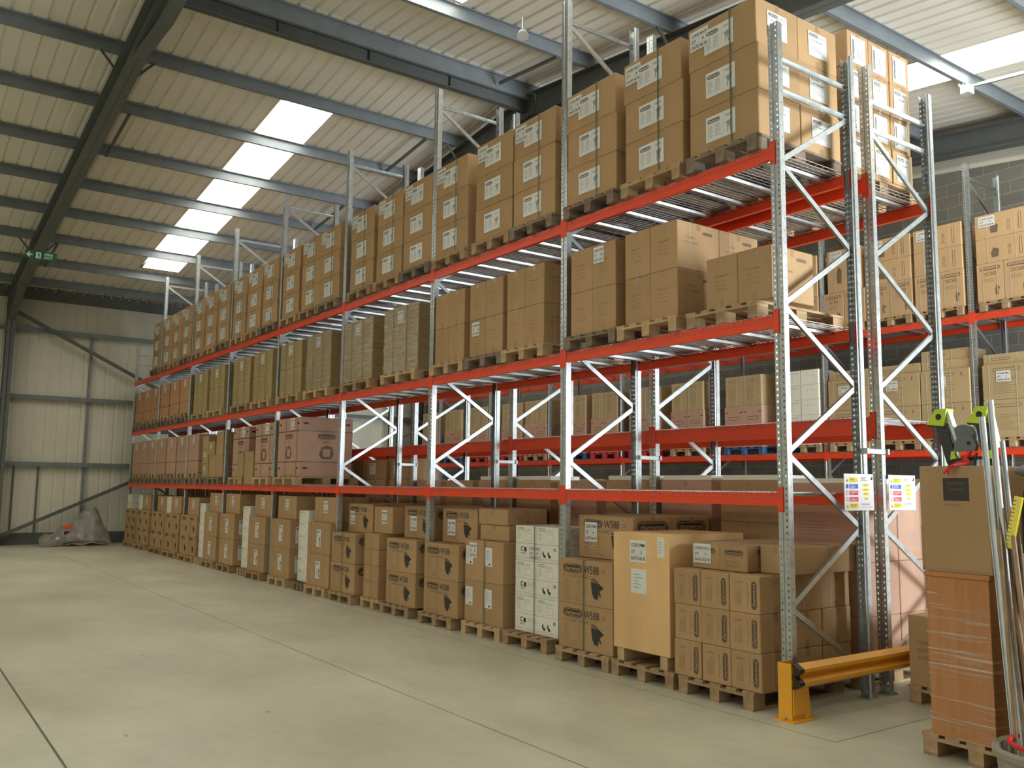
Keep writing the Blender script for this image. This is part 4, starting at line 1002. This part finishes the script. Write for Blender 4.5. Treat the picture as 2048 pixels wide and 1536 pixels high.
# near walls behind the camera with a loading door, plus a front door added for fill
DY0, DY1, DZ = 2.9, 8.0, 4.4
mb = MB(); mb.box(XN,XN+.1,YN,DY0,0,7.3,'clad'); mb.box(XN,XN+.1,DY1,YB,0,7.3,'clad'); mb.box(XN,XN+.1,DY0,DY1,DZ,7.3,'clad'); struct('wall_near', mb)
mb = MB(); mb.box(XN-.45,XN-.02,DY0-.1,DY1+.1,DZ,DZ+.45,'galv_d'); mb.box(XN-.1,XN-.01,DY0-.1,DY0,0,DZ,'galv_d'); mb.box(XN-.1,XN-.01,DY1,DY1+.1,0,DZ,'galv_d'); struct('door_1', mb)
FX0, FX1 = -1.0, 5.0
mb = MB(); mb.box(XF,FX0,YN-.1,YN,0,9,'clad'); mb.box(FX1,XN,YN-.1,YN,0,9,'clad'); mb.box(FX0,FX1,YN-.1,YN,DZ,9,'clad'); struct('wall_front', mb)
mb = MB(); mb.box(FX0-.1,FX1+.1,YN+.02,YN+.45,DZ,DZ+.45,'galv_d'); mb.box(FX0-.1,FX0,YN+.01,YN+.1,0,DZ,'galv_d'); mb.box(FX1,FX1+.1,YN+.01,YN+.1,0,DZ,'galv_d'); struct('door_2', mb)  # unseen door, put in for the fill light
# ------------------------------------------------------------------ signs, lamps
def sign_board(y, label):
    mb = MB(); w, h = .425, .31
    mb.cbox(.0,.004,0,w,0,h,'sign_white',.0015); f = Face(mb,(.004,0,0),(0,1,0),(0,0,1),(1,0,0))
    for i, m in enumerate(('sign_yellow','sign_red','sign_red','sign_blue','sign_yellow')):
        v = .022+i*.0545; f.rect(.07,v,.195,v+.038,m); f.lines(.08,v+.028,.10,3,.010,'ink' if m == 'sign_yellow' else 'sign_white',.003,2,i)
        if m == 'sign_blue': f.pill(.022,v,.038,.038,m)
        elif m == 'sign_red': f.pill(.024,v+.002,.034,.034,m); f.pill(.029,v+.007,.024,.024,'sign_white',2)
        else: f.poly([(.022,v),(.060,v),(.041,v+.036)],m); f.poly([(.033,v+.006),(.049,v+.006),(.041,v+.024)],'ink',2)
    f.lines(.24,.275,.12,2,.022,'ink3',.006,1,3)
    for v, ww in ((.205,.10),(.165,.10),(.13,.085),(.09,.055)): f.pill(.31-ww/2,v,ww,.022,'sign_yellow'); f.lines(.31-ww/4,v+.010,ww/2,1,.01,'ink',.003,2,4)
    f.rect(.24,.03,.40,.033,'ink3'); f.rect(.24,.05,.36,.058,'ink3'); f.poly([(.375,.26),(.41,.26),(.41,.30),(.39,.28)],'ink'); f.text('INFO',.24,.262,.012,'ink',.06)
    o = link('safety_sign', mb.mesh('safety_sign'), None, (.066,y,1.57)); tag(o, label, 'sign', 'safety signs on rack ends'); return o
sign_board(.715,'left white safety sign with yellow, blue and red panels, front rack')
sign_board(1.37,'right white safety sign with yellow, blue and red panels, rear rack')
ex = empty('fire_exit_sign', (-17,-3.60,6.57)); tag(ex, 'green fire exit sign with white arrow hanging under the roof', 'sign')
mb = MB(); mb.box(0,.02,0,.62,0,.18,'sign_green'); f = Face(mb,(.02,0,0),(0,1,0),(0,0,1),(1,0,0))
f.poly([(.02,.09),(.085,.155),(.10,.13),(.075,.105),(.145,.105),(.145,.075),(.075,.075),(.10,.05),(.085,.025)],'sign_white')
f.rect(.21,.025,.31,.155,'sign_white'); f.poly([(.24,.03),(.26,.08),(.235,.10),(.25,.13),(.275,.13),(.285,.10),(.30,.09),(.275,.08),(.285,.05),(.30,.03),(.27,.05)],'sign_green',2)
f.text('FIRE',.38,.10,.05,'sign_white',.16,1,bold=.02); f.text('EXIT',.38,.03,.05,'sign_white',.16,1,bold=.02)
link('sign_panel', mb.mesh('sign_panel'), ex)
for yy in (.08,.54):
    mb = MB(); mb.tube([(.01,yy,.18),(.01,yy,.72)],.006,'steel_dark',6); link('hanging_rod', mb.mesh('hanging_rod'), ex)
# small ceiling spot lamps and batten near the roof
def spot(x,y,z,label):
    e = empty('spot_lamp',(x,y,z)); tag(e,label,'lamp','roof spot lamps')
    mb = MB(); mb.tube([(0,0,.30),(0,0,.10)],.012,'galv_d',8); link('stem', mb.mesh('stem'), e)
    mb = MB(); mb.tube([(0,0,.12),(0.0,0,.08),(.03,-.02,.0)],[.03,.06,.085],'alu',14); link('shade', mb.mesh('shade'), e)
spot(-5.05,1.05,8.02,'small round spot lamp hanging near second roof bar')
spot(-8.0,2.95,8.0,'small spot lamp at the rafter above top cartons')
bt = empty('flood_lamp',(-2.22,7.55,7.95)); tag(bt,'small grey flood lamp fixed to purlin below the right skylight','lamp')
mb = MB(); mb.box(-.03,.03,-.07,.07,.10,.24,'galv_d'); link('bracket', mb.mesh('bracket'), bt)
mb = MB(); mb.cbox(-.01,.14,-.08,.08,-.04,.10,'alu',.01); link('housing', mb.mesh('housing'), bt)
# ------------------------------------------------------------------ yellow end guard
g = empty('end_guard',(.0,0,0)); tag(g,'yellow steel rack end guard protecting the near upright','guard rail')
mb = MB(); mb.box(.03,.155,-.155,-.147,0,.425,'yellow'); mb.box(.147,.155,-.147,-.02,.0,.425,'yellow'); mb.box(.03,.038,-.147,.0,0,.425,'yellow')
mb.prism([(-.147,.05),(-.01,.05),(-.01,0),(.06,0),(.035,.24),(-.147,.24)],.158,.166,'x','yellow'); mb.box(.01,.20,-.19,.085,0,.010,'yellow'); link('guard_post', mb.mesh('guard_post'), g)
W = [(.0,.0),(.055,.030),(.055,.055),(.008,.085),(.008,.095),(.055,.125),(.055,.150),(0,.182)]
def wrail(y0,y1,mat,off=.0,t=.005):
    mb = MB(); pts = [(.170+off+a,.275+b-.03) for a,b in W]; pin = [(u-t,v) for u,v in pts]
    n = len(pts); vs = []
    for y in (y0,y1):
        vs += [(u,y,v) for u,v in pts]+[(u,y,v) for u,v in pin]
    fs = []
    for i in range(n-1):
        fs += [(i,i+1,2*n+i+1,2*n+i),(n+i+1,n+i,3*n+i,3*n+i+1),(i+1,i,n+i,n+i+1),(2*n+i,2*n+i+1,3*n+i+1,3*n+i)]
    fs += [(0,2*n,3*n,n),(n-1,2*n-1,4*n-1,3*n-1)]
    mb.add(vs,fs,mat); return mb
link('guard_rail', wrail(-.09,2.50,'yellow').mesh('guard_rail'), g)
mb = wrail(-.150,-.092,'black',.004,.03); link('rubber_end', mb.mesh('rubber_end'), g)
mb = MB(); mb.box(.09,.168,2.44,2.52,0,.40,'yellow'); mb.box(.06,.2,2.42,2.56,0,.01,'yellow'); link('guard_post', mb.mesh('guard_post'), g)
for bx,by in ((.10,-.172),(.185,.06)):
    mb = MB(); mb.tube([(bx,by,.010),(bx,by,.026)],.012,'galv_d',6); link('bolt', mb.mesh('bolt'), g)
# ------------------------------------------------------------------ foreground right cluster
ca = R(-3)
pallet(1.52,.39,0,'timber pallet under the film-wrapped wooden cabinet','foreground pallets','wood',w=.72,d=.95,rz=ca)
cab = empty('wooden_cabinet',(1.43,.16,.1445),ca); tag(cab,'tall orange-brown wooden cabinet wrapped in clear film on pallet','cabinet')
mb = MB(); mb.cbox(-.215,.215,-.24,.24,0,1.03,'pine',.003); link('carcass', mb.mesh('carcass'), cab)
mb = MB(); mb.cbox(-.225,.225,-.25,.25,1.0302,1.062,'pine',.003); link('cabinet_top', mb.mesh('cabinet_top'), cab)
M['filmc'] = film_mat('cabinet film', .07, (1.2,1.2,34), .08)
fr_ = [n for n in M['filmc'].node_tree.nodes if n.bl_idname == 'ShaderNodeMapRange'][0]; fr_.inputs['From Min'].default_value = .52; fr_.inputs['From Max'].default_value = .66; fr_.inputs['To Max'].default_value = .42
mb = MB(); ws = []
NZ = 9
prof = [(-.22,-.245),(.22,-.245),(.22,.245),(-.22,.245)]
for k in range(NZ):
    z = .0+k*.94/(NZ-1)
    for (a,b) in prof:
        zz = z - (.10 if (a > 0 and k == NZ-1) else 0)
        ws.append((a+random.uniform(-.004,.002),b+random.uniform(-.003,.003),zz))
mb.add(ws,[(k*4+i,k*4+(i+1)%4,(k+1)*4+(i+1)%4,(k+1)*4+i) for k in range(NZ-1) for i in range(4)],'filmc')
fo = link('stretch_film', mb.mesh('stretch_film'), None, (1.43,.16,.1445), ca); tag(fo,'clear creased stretch film around the wooden cabinet','plastic film')
CB = carton_mb(.48,.46,.70,'card',False,.006); f = front(CB,.48,.46); f.rect(.17,.47,.35,.62,'ink',1); f.text('PAINTED',.20,.575,.020,'ink2',.12,2); f.text('CABINET',.20,.535,.020,'ink2',.12,2); f.lines(.18,.44,.17,1,.01,'ink2',.004,1,4)
f.rect(0,0,.018,.30,'tape',1); f.rect(0,0,.48,.022,'tape',1)
cb = link('carton', CB.mesh('carton'), None, (1.43,.16,.1445+1.064), ca); tag(cb,'large brown carton with black square, on top of wooden cabinet','box')
# folded machine stand on the carton
st = empty('folding_saw_stand',(1.45,.14,.1445+1.064+.702),ca); tag(st,'folded tool stand with lime green clamps on the large carton','tool stand')
for i, (x, h, xb_) in enumerate(((-.215,.40,-.13),(.075,.40,.13))):
    mb = MB(); mb.bar((xb_,0,.03),(x,0,h-.06),.075,.06,'dark',(0,1,0)); mb.bar((xb_+.05,.0,.12),(x+.06,0,h-.02),.020,.05,'alu',(0,1,0)); mb.tube([(xb_,-.035,.031),(xb_,.035,.031)],.03,'black',12); link('stand_leg', mb.mesh('stand_leg'), st)
    mb = MB(); mb.prism([(x-.085,h-.105),(x+.045,h-.12),(x+.07,h-.0),(x-.015,h),(x-.045,h-.06)],-.045,.045,'y','lime'); mb.prism([(x-.07,h-.12),(x+.045,h-.135),(x+.045,h-.12),(x-.085,h-.105)],-.04,.04,'y','dark')
    mb.tube([(x+.01,-.0465,h-.055),(x+.01,.0465,h-.055)],.022,'black',14); link('clamp_head', mb.mesh('clamp_head'), st)
    mb = MB(); mb.prism([(xb_+.0,.045),(xb_+.055,.055),(xb_+.05,.10),(xb_+.01,.105)],-.05,-.035,'y','lime'); link('foot_lever', mb.mesh('foot_lever'), st)
mb = MB(); mb.tube([(-.05,-.02,.20),(-.05,.02,.20)],.085,'grey',24); mb.prism([(-.10,.10),(.05,.10),(.06,.14),(.03,.21),(-.06,.21),(-.09,.16)],-.055,-.02,'y','grey'); mb.tube([(.01,-.058,.155),(.01,-.05,.155)],.014,'black',12); link('centre_disc', mb.mesh('centre_disc'), st)
mb = MB(); mb.bar((-.05,-.05,.01),(-.09,-.05,.09),.01,.01,'dark'); mb.bar((.06,-.05,.09),(.04,-.05,.0),.01,.01,'dark'); mb.bar((-.12,-.04,.04),(.14,-.04,.06),.02,.02,'black'); link('cross_bar', mb.mesh('cross_bar'), st)
mb = MB()
for pts in ([(.03,-.07,.10),(.0,-.08,.05),(-.03,-.09,.015),(-.04,-.10,-.02)],[(.02,-.07,.09),(-.01,-.09,.03),(-.01,-.265,-.01),(-.02,-.262,-.06)],[(.0,-.08,.05),(.03,-.10,.02),(.015,-.26,.0),(-.05,-.262,-.05)]): mb.tube(pts,[.012,.013,.010,.007],'red',8)
link('red_strap', mb.mesh('red_strap'), st)
# round tub with poles
TX, TY = 2.36, -.92
tb = empty('round_tub',(TX,TY,0)); tag(tb,'round grey-brown tub holding poles at the right edge','tub')
mb = MB(); n = 32; prf = [(.0,.0),(.24,.0),(.27,.20),(.285,.40),(.30,.40),(.305,.43),(.29,.445),(.27,.43),(.262,.36),(.24,.03),(0,.03)]
vs = [(r*math.cos(2*math.pi*k/n), r*math.sin(2*math.pi*k/n), z) for r,z in prf for k in range(n)]
mb.add(vs,[(i*n+k,i*n+(k+1)%n,(i+1)*n+(k+1)%n,(i+1)*n+k) for i in range(len(prf)-1) for k in range(n)],'tub'); link('tub_body', mb.mesh('tub_body'), tb)
mb = MB(); mb.tube([(.22*math.cos(a),.22*math.sin(a),.46) for a in [R(10*i) for i in range(17,30)]],.012,'red',8); link('red_handle', mb.mesh('red_handle'), tb)
def pole(p,q,r,mat,label,cat='pole',grp=None,n=10):
    mb = MB(); p = Vector(p); q = Vector(q); mb.tube([p-p, q-p], r, mat, n); o = link('pole', mb.mesh('pole'), None, p); tag(o,label,cat,grp); return o
def chan(p,q,w,label):
    mb = MB(); p = Vector(p); q = Vector(q)-p; mb.bar((0,0,0),q,w,.003,'alu',(0,1,0)); mb.bar(Vector((w/2,-.008,0)),q+Vector((w/2,-.008,0)),.003,.016,'alu',(0,1,0)); mb.bar(Vector((-w/2,-.008,0)),q+Vector((-w/2,-.008,0)),.003,.016,'alu',(0,1,0))
    o = link('metal_channel', mb.mesh('metal_channel'), None, p); tag(o,label,'metal strip','metal channels in the tub'); return o
chan((TX-.215,TY+.04,.10),(1.775,-.35,2.20),.030,'bright metal channel leaning from the round tub past the carton')
chan((TX-.175,TY+.02,.10),(1.835,-.36,2.30),.030,'taller grey metal channel behind the bright one in the tub')
chan((TX-.13,TY+.06,.10),(1.88,-.33,2.05),.022,'narrow metal strip between the grey channel and poles')
pole((TX-.06,TY-.03,.06),(1.885,-.42,1.68),.016,'broom','wooden broom handle with worn finish leaning in the round tub','broom','wooden poles in the tub')
pole((TX-.10,TY-.08,.06),(1.93,-.52,1.60),.013,'wood_dark','thin dark timber pole beside the metal channels in tub','pole','wooden poles in the tub')
pole((TX-.02,TY-.10,.06),(1.98,-.50,1.65),.014,'broom','second wooden handle standing upright in the round tub','broom','wooden poles in the tub')
pole((TX-.14,TY-.12,.06),(1.96,-.60,1.52),.011,'wood','pale thin cane standing in the round tub','pole','wooden poles in the tub')
bn = MB(); rb = random.Random(3)
for i in range(26):
    a = rb.uniform(-.12,.10); b = rb.uniform(-.05,.14); bn.tube([(a*.5,b*.5,.0),(a*.6-.20,b*.6+.30,1.35+rb.uniform(-.1,.12))],.007,'wood_dark' if i%2 else 'broom',5)
o = link('cane_bundle', bn.mesh('cane_bundle'), None, (TX-.17,TY+.10,.05)); tag(o,'bundle of thin brown canes tied together in the tub','canes'); o['kind'] = 'stuff'
mb = MB(); mb.box(-.02,.02,-.02,.02,0,.30,'sign_yellow')
for k in range(12): mb.box(-.021,-.005,-.021,.02,.02+k*.023,.024+k*.023,'ink')
o = link('yellow_ruler', mb.mesh('yellow_ruler'), None, (1.99,-.55,1.42), .2); o.rotation_euler = (0,.22,.2); tag(o,'short yellow ruler stick beside the dark bag','ruler')
# dark bag hanging on poles
def blob(name, cx, cy, cz, sx, sy, sz, mat, seed, parent=None):
    bm = bmesh.new(); bmesh.ops.create_icosphere(bm, subdivisions=3, radius=1); rn = random.Random(seed); ph = [rn.uniform(0,6) for _ in range(6)]
    for v in bm.verts:
        k = 1+.10*math.sin(4*v.co.x+ph[0])+.08*math.sin(5*v.co.z+ph[1])+.08*math.sin(6*v.co.y+ph[2]); v.co = Vector((v.co.x*sx*k, v.co.y*sy*k, v.co.z*sz*k))
    me = bpy.data.meshes.new(name); bm.to_mesh(me); bm.free(); me.materials.append(M[mat])
    for p in me.polygons: p.use_smooth = True
    return link(name, me, parent, (cx,cy,cz))
wb = MB(); wb.prism([(1.93,-.33),(2.40,-.33),(2.40,.05),(1.93,.05)],0,.98,'z','cloth'); wb.prism([(1.91,-.35),(2.42,-.35),(2.42,.07),(1.91,.07)],.98,1.02,'z','dark'); o = link('waste_bin', wb.mesh('waste_bin')); tag(o,'dark square waste bin behind the round tub, canvas bag on top','bin')
o = blob('canvas_bag', 2.07,-.16,1.42,.17,.14,.40,'cloth',5); tag(o,'black canvas bag slumped on the dark waste bin at right edge','bag')
# dark waste bin lid behind
o = blob('dark_cushion', 2.05,-.16,1.87,.20,.14,.05,'grey',9); tag(o,'grey padded roll lying on the black canvas bag','cushion')
# carton on pallet behind the guard
pallet(.64,1.62,0,'timber pallet beyond the yellow guard under a brown carton','foreground pallets','wood',w=.72,d=.8)
mb = carton_mb(.56,.60,.57,'card',True); f = front(mb,.56,.60); f.text('ITEM: TABLE',.08,.34,.028,'ink2',.3); f.text('G.W.: 14 KG',.08,.28,.028,'ink2',.3); f.text('SIZE: 400x500',.08,.22,.028,'ink2',.3)
o = link('carton', mb.mesh('carton'), None, (.57,1.52,.1445)); tag(o,'brown carton with three printed lines, beyond the yellow guard','box')
# unseen carton stacks added right of the tub to block low door light
for q, (gx_, gy_, hh) in enumerate(((2.45,.85,.62),(2.45,1.95,.62),(3.35,1.05,.50))):
    pallet(gx_,gy_,0,'added pallet under light-blocking cartons, %s of three right of the tub'%ORD[q+1],'added pallets right of the tub','wood',w=.8,d=.95,parts=False)
    for k in range(3):
        put(ct_plain(.76,.92,hh,'card','x',False), gx_, gy_, .1445+k*(hh+.002), 'added light-blocking carton, %s layer on %s pallet right of the tub'%(['bottom','middle','top'][k],ORD[q+1]), 'added light-blocking cartons right of the tub')
# aisle stack further back right
pallet(1.9,3.6,0,'timber pallet in the aisle under tall pale cartons','foreground pallets','wood',w=.8,parts=False)
for k in range(3):
    put(ct_plain(.78,.9,.575,'card_pink','x',False), 1.9, 3.6, .1445+k*.577, 'pale carton, %s of three, on aisle pallet behind the poles'%['bottom','middle','top'][k], 'aisle cartons')
# ------------------------------------------------------------------ covered pallet by the far wall
pallet(-22.75,-1.15,0,'dark timber pallet by far wall under plastic sheet','far wall items','wood_dark',w=1.0,d=1.2,parts=False)
e = empty('small_machine',(-22.8,-1.2,.1445)); tag(e,'small machine with orange top beneath plastic by far wall','machine')
mb = MB(); mb.cbox(-.2,.2,-.35,.25,0,.25,'dark',.02); link('machine_base', mb.mesh('machine_base'), e)
mb = MB(); mb.bar((0,.0,.2),(0,.45,.85),.12,.10,'grey'); link('machine_arm', mb.mesh('machine_arm'), e)
mb = MB(); mb.tube([(0,-.35,.30),(0,-.10,.38)],.08,'orange',12); link('motor', mb.mesh('motor'), e)
mb = MB()
for y in (-.5,.35): mb.tube([(.2,y,.05),(.26,y,.05)],.05,'sign_white',12)
link('wheel', mb.mesh('wheel'), e)
n = 26; vs = []; fs = []
rn = random.Random(4)
for i in range(n+1):
    for j in range(n+1):
        u = i/n; v = j/n; x = -23.2+u*1.0; y = -2.15+v*1.75
        hgt = 1.0*math.exp(-((y+.80)**2)/.16)+.50*math.exp(-((y+1.35)**2)/.16)+.35*math.exp(-((y+1.9)**2)/.12)*(1-u)
        hgt *= math.exp(-((x+22.85)**2)/.16); hgt = max(hgt*.95, .02)+.05*math.sin(14*y+5*x)*math.exp(-((x+22.8)**2)/.3)+.02*rn.uniform(-1,1)
        vs.append((x,y,max(.02,hgt)))
for i in range(n):
    for j in range(n):
        a = i*(n+1)+j; fs.append((a,a+n+1,a+n+2,a+1))
me = bpy.data.meshes.new('plastic_sheet'); me.from_pydata(vs,[],fs); me.materials.append(M['sheet'])
for p in me.polygons: p.use_smooth = True
o = link('plastic_sheet', me); tag(o,'crumpled translucent plastic sheet draped over pallet by far wall','plastic sheet')
# ------------------------------------------------------------------ lights
def area(name, loc, rot, sx, sy, power, col):
    l = bpy.data.lights.new(name,'AREA'); l.shape = 'RECTANGLE'; l.size = sx; l.size_y = sy; l.energy = power; l.color = col
    o = bpy.data.objects.new(name,l); C.objects.link(o); o.location = loc; o.rotation_euler = rot; return o
area('daylight_through_door', (XN+.15,(DY0+DY1)/2,DZ/2), (R(90),0,R(90)), DY1-DY0, DZ, 3000, (.86,.93,1))
area('added_front_fill', ((FX0+FX1)/2,YN-.15,DZ/2), (R(90),0,0), FX1-FX0, DZ, 170, (1,.97,.90))  # fill for the front floor, through the added unseen door
w = bpy.data.worlds.new('world'); bpy.context.scene.world = w; w.use_nodes = True
w.node_tree.nodes['Background'].inputs[0].default_value = (.75,.85,1,1); w.node_tree.nodes['Background'].inputs[1].default_value = 1.0
# ------------------------------------------------------------------ camera
cam = bpy.data.cameras.new('camera'); co = bpy.data.objects.new('camera', cam); C.objects.link(co)
yaw, pitch, roll = R(144.5149), R(6.5996), R(.6434)
F = Vector((math.cos(yaw)*math.cos(pitch), math.sin(yaw)*math.cos(pitch), math.sin(pitch)))
R0 = Vector((math.sin(yaw),-math.cos(yaw),0)); U0 = R0.cross(F)
RR = R0*math.cos(roll)+U0*math.sin(roll); UU = -R0*math.sin(roll)+U0*math.cos(roll)
mtx = Matrix((RR,UU,-F)).transposed().to_4x4(); mtx.translation = Vector((4.5521,-5.9133,1.7377)); co.matrix_world = mtx
cam.sensor_width = 36; cam.lens = 1777.3505/2048*36; cam.clip_start = .05; cam.clip_end = 200
sc = bpy.context.scene; sc.camera = co
sc.view_settings.view_transform = 'Standard'; sc.view_settings.look = 'None'; sc.view_settings.gamma = 1; sc.view_settings.use_curve_mapping = False
sc.view_settings.exposure = -.14
try:
    sc.cycles.max_bounces = 8; sc.cycles.diffuse_bounces = 5; sc.cycles.transparent_max_bounces = 12; sc.cycles.sample_clamp_indirect = 6
except Exception: pass
